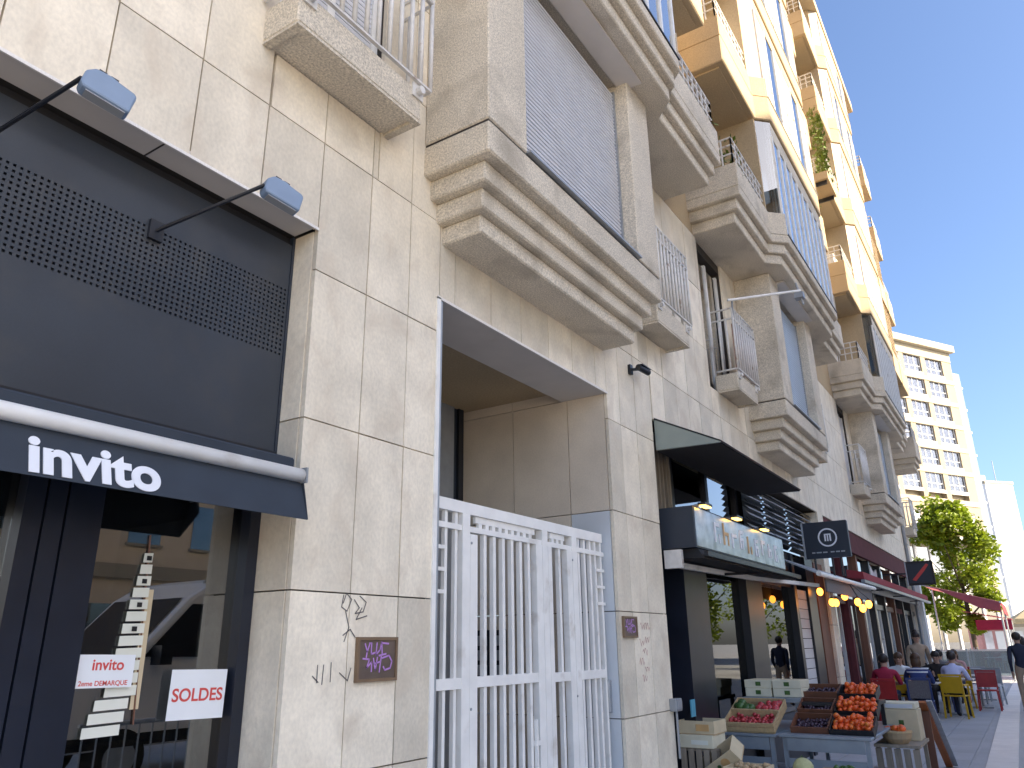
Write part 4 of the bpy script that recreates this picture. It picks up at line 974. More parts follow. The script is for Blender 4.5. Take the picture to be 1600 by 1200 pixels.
tp(MB().prism([(10.80, .915), (10.83, .93), (12.48, .04), (12.45, .03)], 'y', -1.80, -1.742), 'board_face', GALV, ab)
tp(MB().box(10.92, 10.96, -1.74, -1.66, 0.018, .80), 'prop_leg', RUST, ab)

# ================================================================== FURNITURE ON THE TERRACE
def chair(x, y, rz, m, back, label, arms=False, group='terrace chairs'):
    """seat faces local +X"""
    root = empty('terrace_chair', (x, y, .018), rz, label, 'chair', group)
    MB().box(-.21, .23, -.22, .22, .43, .455).build('seat', m, root, bevel=.01)
    for sx, sy in ((-1, -1), (-1, 1), (1, -1), (1, 1)):
        MB().bar((.20 * sx + .02 * sx, .205 * sy + .015 * sy, 0), (.19 * sx, .20 * sy, .43), .034, .034).build('leg', m, root)
    for sy in (-1, 1): MB().bar((-.19, .20 * sy, .456), (-.25, .20 * sy, .87), .034, .034).build('back_post', m, root)
    MB().bar((-.252, -.22, .86), (-.252, .22, .86), .034, .04).build('back_top_rail', m, root)
    MB().prism([(-.19, .50), (-.205, .50), (-.255, .83), (-.24, .83)], 'y', -.182, .182).build('back_panel', back, root)
    if arms:
        for sy in (-1, 1):
            MB().bar((-.22, .225 * sy, .66), (.18, .225 * sy, .66), .04, .03).build('armrest', m, root); MB().bar((.17, .225 * sy, .456), (.18, .225 * sy, .645), .03, .03).build('arm_post', m, root)
    return root
def ttable(x, y, s, label, m=TABLE):
    root = empty('terrace_table', (x, y, .018), 0, label, 'table', 'terrace tables')
    MB().box(-s, s, -s, s, .72, .745).build('table_top', m, root, bevel=.006); MB().tube((0, 0, .03), (0, 0, .719), .03, 10).build('pedestal', GREYM, root)
    MB().box(-.22, .22, -.22, .22, .0, .029).build('foot_plate', GREYM, root, bevel=.004); return root
chair(20.0, -1.27, R(-8), YEL, YEL, 'bright yellow armchair holding the diner in the lilac shirt', True)
chair(18.05, -.83, R(4), BLUEP, NETG, 'dark blue chair with grey mesh back under the striped diner')
chair(17.6, -.28, R(0), REDP, REDP, 'red chair nearest the fruit stall under the diner in red')
chair(18.6, -.05, R(-90), REDP, REDP, 'empty red chair against the restaurant wall')
chair(19.6, -.35, R(6), YEL, YEL, 'yellow chair half hidden behind the red chair')
chair(22.3, -1.75, R(180), REDP, REDP, 'deep red folding chair beyond the yellow armchair')
chair(24.2, -1.75, R(170), GALV, GALV, 'pale steel chair by the kerb near the far tables')
chair(25.6, -1.4, R(0), GALV, GALV, 'pale steel chair between the two far white tables')
ttable(18.95, -.75, .35, 'small table in front of the striped diner')
ttable(20.95, -1.25, .36, 'small table in front of the diner in lilac')
ttable(23.2, -1.55, .38, 'nearer pale table by the kerb', FARW); ttable(26.2, -1.5, .40, 'farther pale table by the kerb', FARW); ttable(28.6, -1.0, .40, 'farthest pale table near the end pillar', FARW)

# ================================================================== PEOPLE
def person(name, joints, edges, radii, mats, boneslot, hair, loc, rz, label, hairpts):
    me = bpy.data.meshes.new(name); me.from_pydata([joints[k] for k in joints], [], [])
    idx = {k: i for i, k in enumerate(joints)}
    me = bpy.data.meshes.new(name); me.from_pydata([joints[k] for k in joints], [(idx[a], idx[b]) for a, b in edges], []); me.update()
    o = bpy.data.objects.new(name, me); COL.objects.link(o)
    sk = o.modifiers.new('skin', 'SKIN'); sk.use_smooth_shade = True
    for k in joints:
        v = me.skin_vertices[0].data[idx[k]]; rr = radii[k]; v.radius = rr if isinstance(rr, tuple) else (rr, rr)
    me.skin_vertices[0].data[idx['pelvis']].use_root = True
    ss = o.modifiers.new('sub', 'SUBSURF'); ss.levels = 2; ss.render_levels = 2
    dg = bpy.context.evaluated_depsgraph_get(); dg.update()
    em = bpy.data.meshes.new_from_object(o.evaluated_get(dg)); bpy.data.objects.remove(o)
    em.materials.clear()
    for m in mats: em.materials.append(m)
    bones = [(Vector(joints[a]), Vector(joints[b]), boneslot.get((a, b), 0)) for a, b in edges]
    for p in em.polygons:
        p.use_smooth = True; c = p.center; best = 1e9
        for a, b, s in bones:
            d = b - a; t = max(0, min(1, (c - a).dot(d) / max(d.length_squared, 1e-9))); q = (c - a - d * t).length
            if q < best: best = q; slot = s
        p.material_index = slot
    body = bpy.data.objects.new(name, em); COL.objects.link(body); body.location = loc; body.rotation_euler = (0, 0, rz)
    tag(body, label, 'person')
    mb = MB()
    for c, r, sc in hairpts: mb.sphere(c, r, 12, 8, sc)
    mb.build('hair', hair, body, smooth=True)
    hd = Vector(joints['head'])
    fm = MB()
    for sy in (-1, 1): fm.sphere(hd + Vector((.088, .033 * sy, .0)), .012, 8, 6)
    fm.build('eyes', BLACKM, body, smooth=True)
    MB().sphere(hd + Vector((.104, 0, -.03)), .018, 8, 6, (1, .8, 1.4)).build('nose', SKIN, body, smooth=True)
    MB().sphere(hd + Vector((.09, 0, -.068)), .022, 8, 6, (.5, 1, .3)).build('mouth', C_PINK, body, smooth=True)
    for sy in (-1, 1): MB().sphere(hd + Vector((-.005, .082 * sy, -.015)), .026, 8, 6, (.8, .4, 1.2)).build('ear', SKIN, body, smooth=True)
    return body
RAD = dict(pelvis=(.15, .12), belly=(.13, .11), chest=(.155, .115), neck=.052, jaw=.062, head=.088, crown=.075)
def limbs(J, E, RD, B, side, sh, el, wr, hip, kn, an, sleeve, legslot):
    s = 'l' if side > 0 else 'r'
    J[s + 'sh'], J[s + 'el'], J[s + 'wr'] = sh, el, wr
    d = (Vector(wr) - Vector(el)).normalized(); J[s + 'pa'] = tuple(Vector(wr) + d * .08)
    J[s + 'hip'], J[s + 'kn'], J[s + 'an'] = hip, kn, an; J[s + 'to'] = (an[0] + .17, an[1], an[2] - .05)
    RD.update({s + 'sh': .062, s + 'el': .045, s + 'wr': .030, s + 'pa': (.040, .018), s + 'hip': .092, s + 'kn': .062, s + 'an': .042, s + 'to': .036})
    E += [('chest', s + 'sh'), (s + 'sh', s + 'el'), (s + 'el', s + 'wr'), (s + 'wr', s + 'pa'), ('pelvis', s + 'hip'), (s + 'hip', s + 'kn'), (s + 'kn', s + 'an'), (s + 'an', s + 'to')]
    B[('chest', s + 'sh')] = 1; B[(s + 'sh', s + 'el')] = 1; B[(s + 'el', s + 'wr')] = sleeve; B[('pelvis', s + 'hip')] = 2; B[(s + 'hip', s + 'kn')] = 2; B[(s + 'kn', s + 'an')] = 2; B[(s + 'an', s + 'to')] = 3
    # five fingers
    base = Vector(J[s + 'pa']); side_v = Vector((0, side, 0)); up = d.orthogonal().normalized(); sv = d.cross(up).normalized()
    for k, (off, ln, ang) in enumerate(((-.028, .055, .6), (-.015, .072, .05), (0, .078, 0), (.014, .072, -.05), (.027, .058, -.15))):
        st = base + sv * off * .8 - (d * .05 if k == 0 else Vector((0, 0, 0)))
        dd = (d + sv * (-1 if k == 0 else 1) * abs(ang) * (1 if k == 0 else (1 if ang < 0 else -1))).normalized()
        a = '%sf%da' % (s, k); b = '%sf%db' % (s, k); J[a] = tuple(st + dd * ln * .55); J[b] = tuple(st + dd * ln + Vector((0, 0, -.012)))
        RD[a] = .0095; RD[b] = .008; E += [(s + 'pa', a), (a, b)]
def seated(loc, rz, label, shirt, trousers, hair, hairstyle, lean=.08, sleeve=0):
    J = dict(pelvis=(-.02, 0, .55), belly=(-.03 + lean * .3, 0, .72), chest=(.0 + lean * .7, 0, .93), neck=(.02 + lean, 0, 1.08), jaw=(.045 + lean, 0, 1.15), head=(.05 + lean, 0, 1.215), crown=(.04 + lean, 0, 1.27))
    E = [('pelvis', 'belly'), ('belly', 'chest'), ('chest', 'neck'), ('neck', 'jaw'), ('jaw', 'head'), ('head', 'crown')]
    RD = dict(RAD); Bn = {('pelvis', 'belly'): 1, ('belly', 'chest'): 1, ('chest', 'neck'): 1}
    for sd in (1, -1):
        limbs(J, E, RD, Bn, sd, (lean * .8, .185 * sd, 1.0), (.12 + lean, .25 * sd, .78), (.36 + lean, .16 * sd, .77), (.02, .09 * sd, .53), (.44, .11 * sd, .52), (.42, .11 * sd, .075), sleeve, 2)
    h = Vector(J['head'])
    hp = [(h + Vector((-.022, 0, .035)), .104, (1, .92, .95))]
    if hairstyle == 'long':
        hp += [(h + Vector((-.07, 0, -.06)), .085, (.75, 1.15, 1.5)), (h + Vector((-.085, 0, -.19)), .075, (.6, 1.2, 1.5)), (h + Vector((-.09, 0, -.29)), .055, (.5, 1.3, 1.3))]
    return person('person', J, E, RD, [SKIN, shirt, trousers, C_DARK], Bn, hair, loc, rz, label, hp)
def standing(loc, rz, label, shirt, trousers, hair, hairstyle, H=1.72, stride=.0, sleeve=1):
    f = H / 1.72
    def P(x, y, z): return (x * f, y * f, z * f)
    J = dict(pelvis=P(0, 0, .95), belly=P(0, 0, 1.12), chest=P(.0, 0, 1.32), neck=P(.01, 0, 1.47), jaw=P(.03, 0, 1.535), head=P(.035, 0, 1.60), crown=P(.025, 0, 1.655))
    E = [('pelvis', 'belly'), ('belly', 'chest'), ('chest', 'neck'), ('neck', 'jaw'), ('jaw', 'head'), ('head', 'crown')]
    RD = dict(RAD); Bn = {('pelvis', 'belly'): 1, ('belly', 'chest'): 1, ('chest', 'neck'): 1}
    for sd in (1, -1):
        s = stride * sd
        limbs(J, E, RD, Bn, sd, P(0, .185 * sd, 1.39), P(-.05 - s * .5, .23 * sd, 1.10), P(.08 - s, .22 * sd, .88), P(0, .09 * sd, .92), P(.03 + s * .6, .09 * sd, .5), P(s, .09 * sd, .08), sleeve, 2)
    h = Vector(J['head']); hp = [(h + Vector((-.022, 0, .035)), .104, (1, .92, .95))]
    if hairstyle == 'long': hp += [(h + Vector((-.07, 0, -.06)), .085, (.75, 1.15, 1.5)), (h + Vector((-.08, 0, -.18)), .07, (.6, 1.2, 1.4))]
    if hairstyle == 'bun': hp += [(h + Vector((-.05, 0, .13)), .055, (1, 1, 1))]
    return person('person', J, E, RD, [SKIN, shirt, trousers, C_DARK], Bn, hair, loc, rz, label, hp)
seated((17.62, -.30, .012), R(0), 'seated diner in a red shirt seen from behind', C_RED, C_DARK, HAIR_D, 'short', .02)
st_ = seated((18.07, -.83, .012), R(4), 'seated diner with long brown hair in a navy and white striped top', C_STR, C_JEAN, HAIR_B, 'long', .10)
for z in (.985, 1.02): MB().tube((.06, -.19, z), (.06, .19, z), .106, 14).build('white_stripe', PAPER, st_) if False else None
seated((20.02, -1.27, .012), R(-8), 'seated diner with dark hair in a pale lilac shirt on the yellow chair', C_WHITE, C_NAVY, HAIR_D, 'short', .16)
standing((21.6, -.5, .012), R(200), 'standing waiter in brown and black by the restaurant door', C_BEIGE, C_DARK, HAIR_D, 'bun', 1.78)
seated((21.7, -.85, .012), R(180), 'diner in dark clothes facing the camera at a far table', C_DARK, C_DARK, HAIR_D, 'short', .1)
seated((22.6, -1.15, .012), R(160), 'distant diner in a beige top facing the camera', C_BEIGE, C_JEAN, HAIR_D, 'short', .1)
standing((22.0, -2.55, 0), R(8), 'walker in a navy jacket at the right picture edge', C_NAVY, C_BEIGE, HAIR_D, 'short', 1.74, .14)
standing((30.5, -2.50, 0), R(0), 'distant walker in pink beside the navy-jacketed one', C_PINK, C_BEIGE, HAIR_D, 'long', 1.66, .1)
standing((14.9, -.35, .012), R(-60), 'customer in blue standing under the bulbs by the restaurant', C_WHITE, C_JEAN, HAIR_D, 'short', 1.6) if False else None
seated((19.75, -.30, .012), R(186), 'diner in a white top facing the camera beside the wall', PAPER, C_JEAN, HAIR_B, 'long', .12)
seated((23.9, -.7, .012), R(0), 'far diner in a grey top seen from behind near the wall', NETG, C_DARK, HAIR_D, 'short', .1)
seated((25.0, -1.0, .012), R(170), 'farthest diner in pink facing the camera', C_PINK, C_JEAN, HAIR_B, 'long', .1)
chair(19.8, -.30, R(186), REDP, REDP, 'red chair against the wall under the diner in white')
chair(21.75, -.85, R(180), BLUEP, BLUEP, 'blue chair under the dark-clothed diner'); chair(22.65, -1.15, R(160), YEL, YEL, 'yellow chair under the beige-topped diner')
chair(23.85, -.7, 0, GALV, GALV, 'steel chair under the grey-topped far diner'); chair(25.05, -1.0, R(170), REDP, REDP, 'red chair under the farthest diner in pink')
# white stripes on the striped top: rings round the shoulders
for i, z in enumerate((.97, 1.035)):
    mb = MB(); n = 18
    for k in range(n):
        a, b = 2 * math.pi * k / n, 2 * math.pi * (k + 1) / n
        for t in ((a, b),): mb.quad(*[(.085 + .128 * math.cos(q), .215 * math.sin(q), zz) for q, zz in ((t[0], z), (t[1], z), (t[1], z + .026), (t[0], z + .026))])
    mb.build('white_stripe', PAPER, st_, smooth=True)

# ================================================================== FAR END OF THE STREET
def tree(loc, h, rad, label, seed, n=5200, leaf=.16, m=LEAF, trunk=1.0):
    root = empty('street_tree', loc, 0, label, 'tree', 'plaza trees'); r = random.Random(seed)
    mb = MB(); mb.tube((0, 0, 0), (.05, .03, h * .35), .13 * trunk, 10, .10 * trunk); mb.tube((.05, .03, h * .35), (0, .1, h * .75), .10 * trunk, 8, .04)
    for k in range(9):
        a = r.uniform(0, 6.28); z = h * r.uniform(.3, .6); mb.tube((.03, .03, z), (rad * .65 * math.cos(a), rad * .65 * math.sin(a), z + h * r.uniform(.12, .3)), .05 * trunk, 6, .015)
    mb.build('trunk', BARK, root)
    cl = []
    for k in range(34):
        a = r.uniform(0, 6.28); q = r.random() ** .5; z = r.uniform(.26, 1.0)
        wid = math.sin(math.pi * min(1, max(0.05, (z - .14) / .9))) ** .6
        cl.append((Vector((rad * q * wid * math.cos(a), rad * q * wid * math.sin(a), h * z)), r.uniform(.22, .42) * rad))
    lb = MB()
    for k in range(n):
        c, s = r.choice(cl); d = Vector((r.gauss(0, 1), r.gauss(0, 1), r.gauss(0, 1))).normalized() * s * r.random() ** .4
        p = c + d; d2 = Vector((r.gauss(0, 1), r.gauss(0, 1), r.gauss(0, .6))).normalized(); e = d2.cross(Vector((r.gauss(0, 1), r.gauss(0, 1), r.gauss(0, 1)))).normalized()
        L = leaf * r.uniform(.6, 1.2); lb.quad(p - d2 * L, p + e * L * .5, p + d2 * L, p - e * L * .5)
    lb2 = bpy.data.meshes.new('crown'); lb2.from_pydata(lb.v, [], lb.f); lb2.materials.append(m)
    o = bpy.data.objects.new('crown', lb2); COL.objects.link(o); o.parent = root
    return root
tree((45, -.35, 0), 7.9, 2.15, 'bright green plaza tree behind the red awning', 11, 11000, .15)
tree((56, -13, 0), 8.5, 2.8, 'tree across the plaza, outside the picture to the right', 12, 3500)
tree((52, -19, 0), 9.0, 3.0, 'second tree across the plaza beyond the first', 13, 3500)

# far cream building with its window grid
fb = empty('far_building', (95, 0, 0), R(-30), 'cream stone office block with square windows closing the street', 'building')
fb.location = (95, -.355, 0)
FBX = (0, .4)                                   # local x runs along the face towards its right corner (x=0), local y into the block
def fpart(mb, name, m, p=None): return mb.build(name, m, p or fb)
COLS = [-4.4 - 3.62 * k for k in range(9)]
zr = [31.0 - 2.6 * k for k in range(6)]
wl = MB(); L = -40
wl.box(L, 0, 0, 12, 0, 11.55); wl.box(L, 0, .55, 12, 11.55, 32.2)
core = fpart(wl, 'core_wall', FARC)
# grid of piers and bands standing proud so that the windows sit in deep recesses
edges = [0.0]
for c in COLS: edges += [c + 2.85, c]
edges.append(L)
pr_ = []
for a, b in zip(edges[0::2], edges[1::2]): pr_.append((b, a))
for a, b in pr_: fpart(MB().box(a, b, 0, .549, 15.2, 31.1), 'pier', FARC)
for k in range(7):
    z0 = 31.1 - 2.6 * k if k else 31.1
    zb_, zt_ = (31.1, 32.2) if k == 0 else (31.0 - 2.6 * k + .0, 31.0 - 2.6 * (k - 1) - 2.08)
    if k < 6: fpart(MB().box(L, 0, -.06, .548, zb_, max(zt_, zb_ + .5)), 'spandrel_band', FARC2)
    else: fpart(MB().box(L, 0, -.08, .548, 14.75, 15.32), 'spandrel_band', FARC2)
fpart(MB().box(L, 0, .0, .548, 11.56, 14.74), 'attic_wall', FARC)
fpart(MB().box(L, .3, -.6, 12, 32.22, 33.0), 'cornice', FARC2)
for c in COLS[:4]:
    for z in zr:
        w = fpart(MB().box(c, c + 2.85, .24, .29, z - 2.05, z), 'window', CURT)
        for a in (c, c + .93, c + 1.86, c + 2.77): boxi('window_frame', w, FARW, a, a + .08, .18, .239, z - 2.05, z)
        boxi('window_frame', w, FARW, c, c + 2.85, .19, .238, z - 1.1, z - 1.02)
        boxi('window_sill', w, FARW, c - .05, c + 2.9, -.02, .235, z - 2.08, z - 1.75)
        boxi('pane', w, GLSF, c + .08, c + 2.77, .20, .21, z - 1.74, z - .02)
for k in range(4):
    a = -2.2 - k * 2.9; w = fpart(MB().box(a, a + .95, -.012, -.002, 12.2, 13.9), 'small_window', CURT)
    boxi('window_frame', w, NETG, a - .08, a + 1.03, -.05, -.013, 13.8, 14.0); boxi('window_frame', w, NETG, a + .85, a + 1.0, -.06, -.014, 12.2, 13.8)  # grey strips paint the recess shade along top and right of each window
for k in range(9):
    a = -1.0 - k * 2.2; w = fpart(MB().box(a - 1.9, a, -.03, -.005, .3, 10.2), 'ground_glazing', GLSB)
    boxi('glazing_post', w, FARW, a, a + .25, -.15, -.031, 0, 10.6)
fpart(MB().box(-21, -.4, -2.4, -.2, 10.7, 11.0), 'glass_canopy', PALE)
gtw = fpart(MB().box(.02, 1.9, .5, 8, 0, 30.2), 'glass_tower', SHUT_B)
for k in range(11): fpart(MB().box(.02, 2.0, .38, .49, 2.4 + 2.6 * k, 2.6 + 2.6 * k), 'tower_floor_band', FARW, gtw)
for k in range(11): fpart(MB().box(.08, 1.88, .42, .48, 2.62 + 2.6 * k, 4.98 + 2.6 * k) if k < 10 else MB().box(.08, 1.88, .42, .48, 28.62, 30.1), 'tower_pane', GLSB, gtw)

wb = empty('white_building', (120, -.75, 0), R(-42), 'plain white tower block at the far right end of the street', 'building')
MB().box(0, 4.6, 0, 8, 0, 21.4).build('wall', FARW, wb)
MB().box(-.1, 4.7, -.1, 8.1, 21.4, 21.8).build('roof_coping', FARC2, wb)
for k in range(7): MB().box(.0, 4.6, -.02, -.004, 2.6 + 2.7 * k, 2.68 + 2.7 * k).build('floor_joint', FARC2, wb)
MB().box(5.0, 24, -.5, 8, 0, 10.5).build('low_wing', FARW, wb)
for k in range(5): MB().box(5.8 + 3.2 * k, 7.6 + 3.2 * k, -.58, -.52, 5.8, 9.2).build('window', NETG, wb)
MB().box(1.0, 2.4, 2.0, 3.4, 21.81, 23.0).build('roof_plant_room', GALV, wb); MB().tube((3.6, 1.5, 21.8), (3.6, 1.5, 25.0), .06, 6).build('aerial', GREYM, wb)

# red terrace awning beyond the corner, kiosk, screens, parasol
leafy(PINKC)
kr = empty('terrace_awning', (39, -.6, 2.9), 0, 'red terrace awning coloured sunlit pink, stretched out past the end pillar', 'awning')
tp(MB().quad((37.4, .85, 3.85), (42.5, .85, 3.85), (42.5, -1.92, 3.02), (37.4, -1.92, 3.02)), 'cloth', PINKC, kr)
tp(MB().prism([(.4, 3.70), (-1.92, 3.0), (-1.94, 2.62), (-1.2, 2.80)], 'x', 37.34, 37.37), 'side_curtain', PINKC, kr)
tp(MB().prism([(-1.94, 3.03), (-1.96, 3.03), (-2.02, 2.55), (-2.0, 2.55)], 'x', 37.4, 42.5), 'valance', REDC, kr)
tp(MB().bar((37.38, .85, 3.82), (37.38, -1.94, 2.98), .06, .05), 'side_arm', GREYM, kr); tp(MB().bar((37.3, -1.95, 3.0), (42.6, -1.95, 3.0), .08, .06), 'front_bar', WHITE, kr)
for a in (37.5, 42.4): tp(MB().tube((a, -1.9, 0.0), (a, -1.9, 2.98), .035, 8), 'post', GALV, kr); tp(MB().tube((a, .85, 0.0), (a, .85, 3.84), .035, 8), 'post', GALV, kr)
kq = empty('terrace_awning', (45.5, -1.2, 2.4), 0, 'lower red awning edge hanging under the sunlit pink one', 'awning')
tp(MB().prism([(-.1, 2.90), (-.1, 2.88), (-2.05, 2.48), (-2.05, 2.50)], 'x', 44.0, 47.0), 'cloth', PINKC, kq)
tp(MB().box(43.95, 43.99, -2.05, -.6, 2.0, 2.46), 'valance', C_RED, kq)
for a in (44.05, 46.9): tp(MB().tube((a, -2.0, 0), (a, -2.0, 2.48), .03, 8), 'post', GALV, kq)
pil = empty('end_pillar', (28.3, -.15, 0), 0, 'pale painted pillar at the end of the restaurant fronts', 'pillar')
tp(MB().box(28.0, 28.45, -.12, -.002, .1, 3.4), 'shaft', PALE, pil); tp(MB().box(27.95, 28.5, -.15, -.002, 0.018, .099), 'base', GREYM, pil)
for k in range(4):
    s_ = empty('wind_screen', (37 + 2.2 * k, -1.2, 0), 0, ('nearest', 'second', 'third', 'farthest')[k] + ' pale glass wind screen across the plaza terrace', 'screen', 'wind screens')
    X = 37 + 2.2 * k
    tp(MB().box(X, X + .03, -2.0, 1.0, .25, 1.15), 'pane', PALE if k % 2 else GLS2, s_)
    for y in (-2.03, -.5, 1.0): tpi(boxi('post', s_, GALV, X - .02, X + .05, y, y + .05, 0, 1.25), s_)
for k, (X, y, lab) in enumerate(((52, -.6, 'left pink kiosk on the plaza under the tree'), (52, -2.6, 'right pale kiosk on the plaza beside the tree'))):
    q = empty('kiosk', (X, y, 0), 0, lab, 'kiosk')
    tp(MB().box(X, X + 2, y - .9, y + .9, 0, 2.2), 'wall', (C_PINK, FARW)[k], q); tp(MB().box(X - .2, X + 2.2, y - 1.0, y + .98, 2.2, 2.4), 'roof', FARC2, q)
    for j in range(3): tp(MB().box(X - .05, X - .005, y - .8 + j * .55, y - .4 + j * .55, .9, 2.0), 'poster_panel', (PAPER, CURT, C_PINK)[(j + k) % 3], q)
pa = empty('parasol', (49, -2.9, 0), 0, 'cream parasol at the right picture edge', 'parasol')
tp(MB().tube((49, -2.9, 0), (49, -2.9, 3.2), .03, 8), 'pole', GALV, pa)
mb = MB(); n = 8; pts = [(49 + 1.5 * math.cos(2 * math.pi * k / n), -2.9 + 1.1 * math.sin(2 * math.pi * k / n), 2.55) for k in range(n)]
for k in range(n): mb.quad((49, -2.9, 3.2), pts[k], pts[(k + 1) % n])
for k in range(n): a, b = pts[k], pts[(k + 1) % n]; mb.quad(a, b, (b[0], b[1], 2.35), (a[0], a[1], 2.35))
tp(mb, 'canopy_cloth', CARD_L, pa)

# ================================================================== BEHIND THE CAMERA: the other side of the street
ob = empty('opposite_building', (10, -24, 0), 0, 'tan rendered apartment building on the other side of the street', 'building')
OX0, OX1, OY, OH = -0.5, 38, -24.0, 21.75
tp(MB().box(OX0, OX1, OY - 12, OY, 0, OH), 'wall', TANB, ob)
tp(MB().box(OX0 - .2, OX1 + .2, OY - 12, OY + .35, OH, OH + .5), 'roof_cornice', FARC2, ob)
tp(MB().box(OX0, OX1, OY + .001, OY + .2, 4.1, 4.6), 'string_course', FARC2, ob)
wm = MB().box(-.65, .65, 0, .03, 0, 1.7).mesh('window', GLS2); wb_ = MB().box(-.75, .75, .031, .10, -.1, 0).mesh('window_sill', FARC2); wc = MB().box(-.64, .64, -.02, -.005, .01, 1.69).mesh('curtain', CURT)
for fl in range(5):
    for k in range(14):
        xx = 1.0 + k * 2.65
        w = tpi(inst(wm, 'window', ob, (xx, OY + .03, 5.4 + fl * 3.3)), ob); inst(wb_, 'window_sill', w, (0, 0, 0)); inst(wc, 'curtain', w, (0, 0, 0))
for k in range(8):
    xx = -.2 + k * 4.7
    tp(MB().box(xx, xx + 4.2, OY + .02, OY + .06, .4, 3.2), 'shop_window', GLSB, ob)
    if k % 2 == 0: tp(MB().prism([(OY + .05, 3.6), (OY + 1.4, 3.0), (OY + 1.4, 2.75), (OY + .05, 3.3)], 'x', xx, xx + 4.2), 'shop_awning', REDC, ob)
sb2 = empty('side_building', (75, -45, 0), 0, 'pale building on the far side of the plaza, outside the picture', 'building')
tp(MB().box(62, 85, -60, -30, 0, 18), 'wall', FARC2, sb2)
for fl in range(4):
    for k in range(6): tp(MB().box(61.9, 61.98, -57 + k * 4.5, -54.6 + k * 4.5, 4.5 + fl * 3.3, 6.5 + fl * 3.3), 'window', GLS2, sb2)
# white van parked across the street (mirrored in the shop window)
vn = empty('delivery_van', (7.8, -7.1, 0), 0, 'white delivery van mirrored in the display window', 'van')
prof = [(5.05, .45), (5.0, .95), (5.25, 1.22), (5.95, 1.45), (6.75, 2.30), (7.1, 2.52), (7.6, 2.62), (10.7, 2.62), (10.85, 2.4), (10.85, .45)]
tp(MB().prism(prof, 'y', -8.0, -6.05), 'body', VANW, vn, bevel=.06, seg=2)
tp(MB().prism([(6.15, 1.52), (6.78, 2.20), (7.55, 2.20), (7.55, 1.50)], 'y', -6.049, -6.03), 'side_window', BLACK, vn)
tp(MB().prism([(7.65, 1.50), (7.65, 2.20), (9.0, 2.20), (9.0, 1.50)], 'y', -6.049, -6.03), 'side_window', BLACK, vn)
tp(MB().quad((5.97, -7.9, 1.50), (5.97, -6.15, 1.50), (6.72, -6.2, 2.29), (6.72, -7.85, 2.29)), 'windscreen', BLACK, vn)
tp(MB().box(5.0, 10.86, -6.049, -6.02, .48, .62), 'side_moulding', BLACKM, vn)
tp(MB().box(4.97, 5.15, -7.95, -6.1, .42, .72), 'bumper', BLACKM, vn)
for y in (-6.35, -7.7): tp(MB().box(4.99, 5.2, y - .2, y + .2, .98, 1.16), 'headlight', GALV, vn, bevel=.03)
for xx in (6.0, 9.8):
    for y in (-6.22, -7.83):
        w = tp(MB().tube((xx, y - .11, .345), (xx, y + .18, .345), .34, 24), 'wheel', TYRE, vn); tp(MB().tube((xx, y + .181, .345), (xx, y + .195, .345), .21, 16), 'rim', GALV, w)
        w.children[0].matrix_parent_inverse = Matrix.Identity(4)
tp(MB().box(6.25, 6.42, -6.03, -5.82, 1.42, 1.66), 'wing_mirror', BLACK, vn)
tp(MB().bar((6.9, -6.02, 2.50), (9.8, -6.02, 2.66), .04, .04), 'roof_rail', GREYM, vn)
br = empty('crowd_barrier', (5.2, -4.0, 0), 0, 'galvanised crowd barrier mirrored low in the display window', 'barrier')
for z in (.30, .93): tp(MB().tube((4.3, -4.0, z), (6.1, -4.0, z), .022, 8), 'rail', GALV, br)
for k in range(13): tp(MB().tube((4.35 + k * .142, -4.0, .30), (4.35 + k * .142, -4.0, .93), .009, 6), 'bar', GALV, br)
for xx in (4.5, 5.9): tp(MB().box(xx - .02, xx + .02, -4.3, -3.7, 0, .03).box(xx - .02, xx + .02, -4.02, -3.98, .03, .30), 'foot', GALV, br)
for i, o in enumerate(list(COL.objects)):
    pass

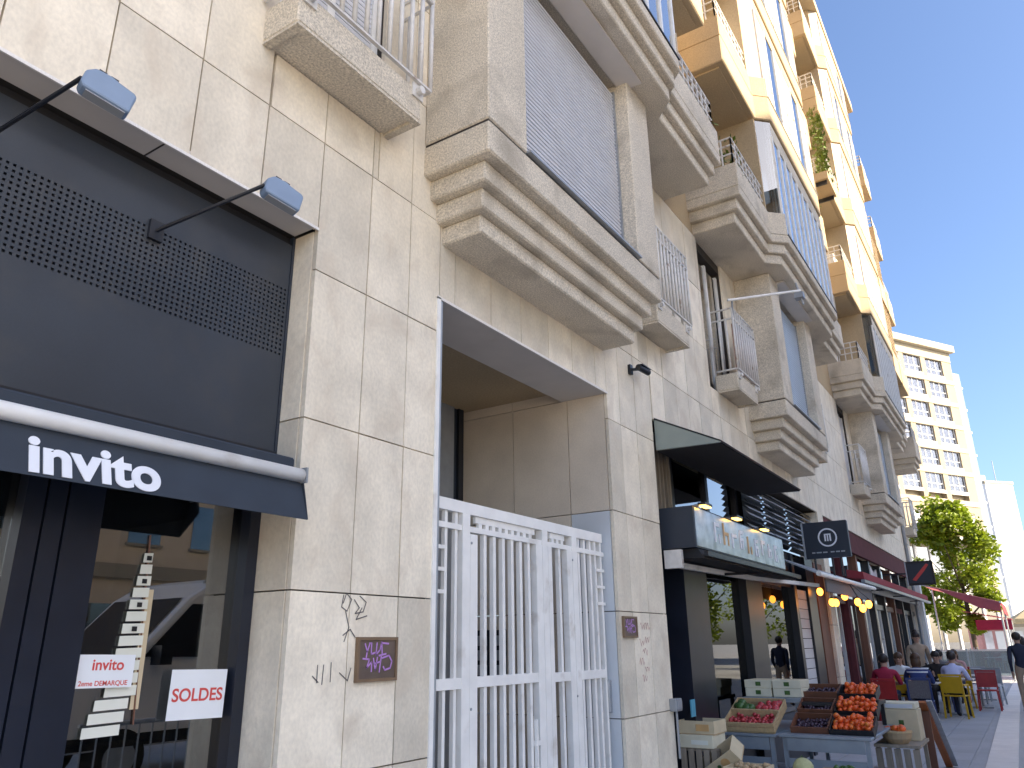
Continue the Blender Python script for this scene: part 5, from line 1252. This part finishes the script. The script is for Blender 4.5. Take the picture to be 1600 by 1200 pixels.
# clutter on the upper balconies
def pot(x, y, z, label, seed, h=.5):
    root = empty('potted_plant', (x, y, z), 0, label, 'plant', 'balcony pot plants'); r = random.Random(seed)
    MB().tube((0, 0, 0), (0, 0, .22), .09, 12, .12).build('pot', ORANGEB, root); mb = MB()
    for k in range(160):
        c = Vector((r.gauss(0, .12), r.gauss(0, .12), .25 + abs(r.gauss(0, h * .5)))); d = Vector((r.gauss(0, 1), r.gauss(0, 1), r.gauss(0, 1))).normalized(); e = d.orthogonal().normalized()
        mb.quad(c - d * .05, c + e * .03, c + d * .05, c - e * .03)
    mb.build('foliage', LEAF2, root)
pot(9.6, -.45, 7.47, 'potted plant behind the shaded second-floor parapet', 71, .8); pot(15.6, -.5, 10.02, 'potted plant on the sunlit third-floor balcony', 72, .9)
pot(18.9, -.5, 12.62, 'potted plant on the fourth-floor balcony of the far stack', 73, .9); pot(25.2, -.5, 15.22, 'potted plant high on the far sunlit stack', 74, .9)
for i, (x, z, lab) in enumerate(((10.3, 10.02, 'white air-conditioning unit on the third-floor balcony'), (19.4, 10.02, 'white air-conditioning unit on the far third-floor balcony'))):
    a = empty('air_conditioner', (x, -.3, z), 0, lab, 'air conditioner', 'balcony air conditioners')
    MB().box(-.4, .4, -.15, .15, .3, .9).build('casing', WHITE_D, a, bevel=.01); MB().tube((0, -.151, .6), (0, -.158, .6), .22, 20).build('fan_grille', NETG, a)
    MB().box(-.35, -.3, -.14, .14, 0, .3).build('foot', GREYM, a); MB().box(.3, .35, -.14, .14, 0, .3).build('foot', GREYM, a)

# life across the plaza (seen mirrored in the shop windows)
tree((42, -12, 0), 7.5, 2.6, 'leafy tree across the street end, mirrored in the shop glass', 31, 3500, .17)
tree((36, -17, 0), 8.0, 2.6, 'further tree across the street end, mirrored in the shop glass', 32, 3000, .17)
def para(x, y, m, label):
    root = empty('parasol', (x, y, 0), 0, label, 'parasol', 'plaza parasols')
    MB().tube((0, 0, 0), (0, 0, 2.9), .03, 8).build('pole', GALV, root); mb = MB(); n = 8
    p = [(1.5 * math.cos(6.2832 * k / n), 1.5 * math.sin(6.2832 * k / n), 2.3) for k in range(n)]
    for k in range(n): mb.quad((0, 0, 2.9), p[k], p[(k + 1) % n])
    for k in range(n): a, b = p[k], p[(k + 1) % n]; mb.quad(a, b, (b[0], b[1], 2.1), (a[0], a[1], 2.1))
    mb.build('canopy_cloth', m, root)
para(30, -9.5, REDC, 'red parasol across the street, mirrored in the shop glass'); para(34, -10.5, YEL, 'yellow parasol across the street, mirrored in the shop glass'); para(25.5, -9.0, PALE, 'pale parasol across the street, mirrored in the shop glass')
standing((19, -7.2, 0), R(200), 'pedestrian in lilac across the street, mirrored in the shop glass', C_WHITE, C_JEAN, HAIR_D, 'short', 1.74, .12)
standing((26.5, -6.5, 0), R(170), 'pedestrian in red across the street, mirrored in the shop glass', C_RED, C_DARK, HAIR_B, 'long', 1.66, .12)
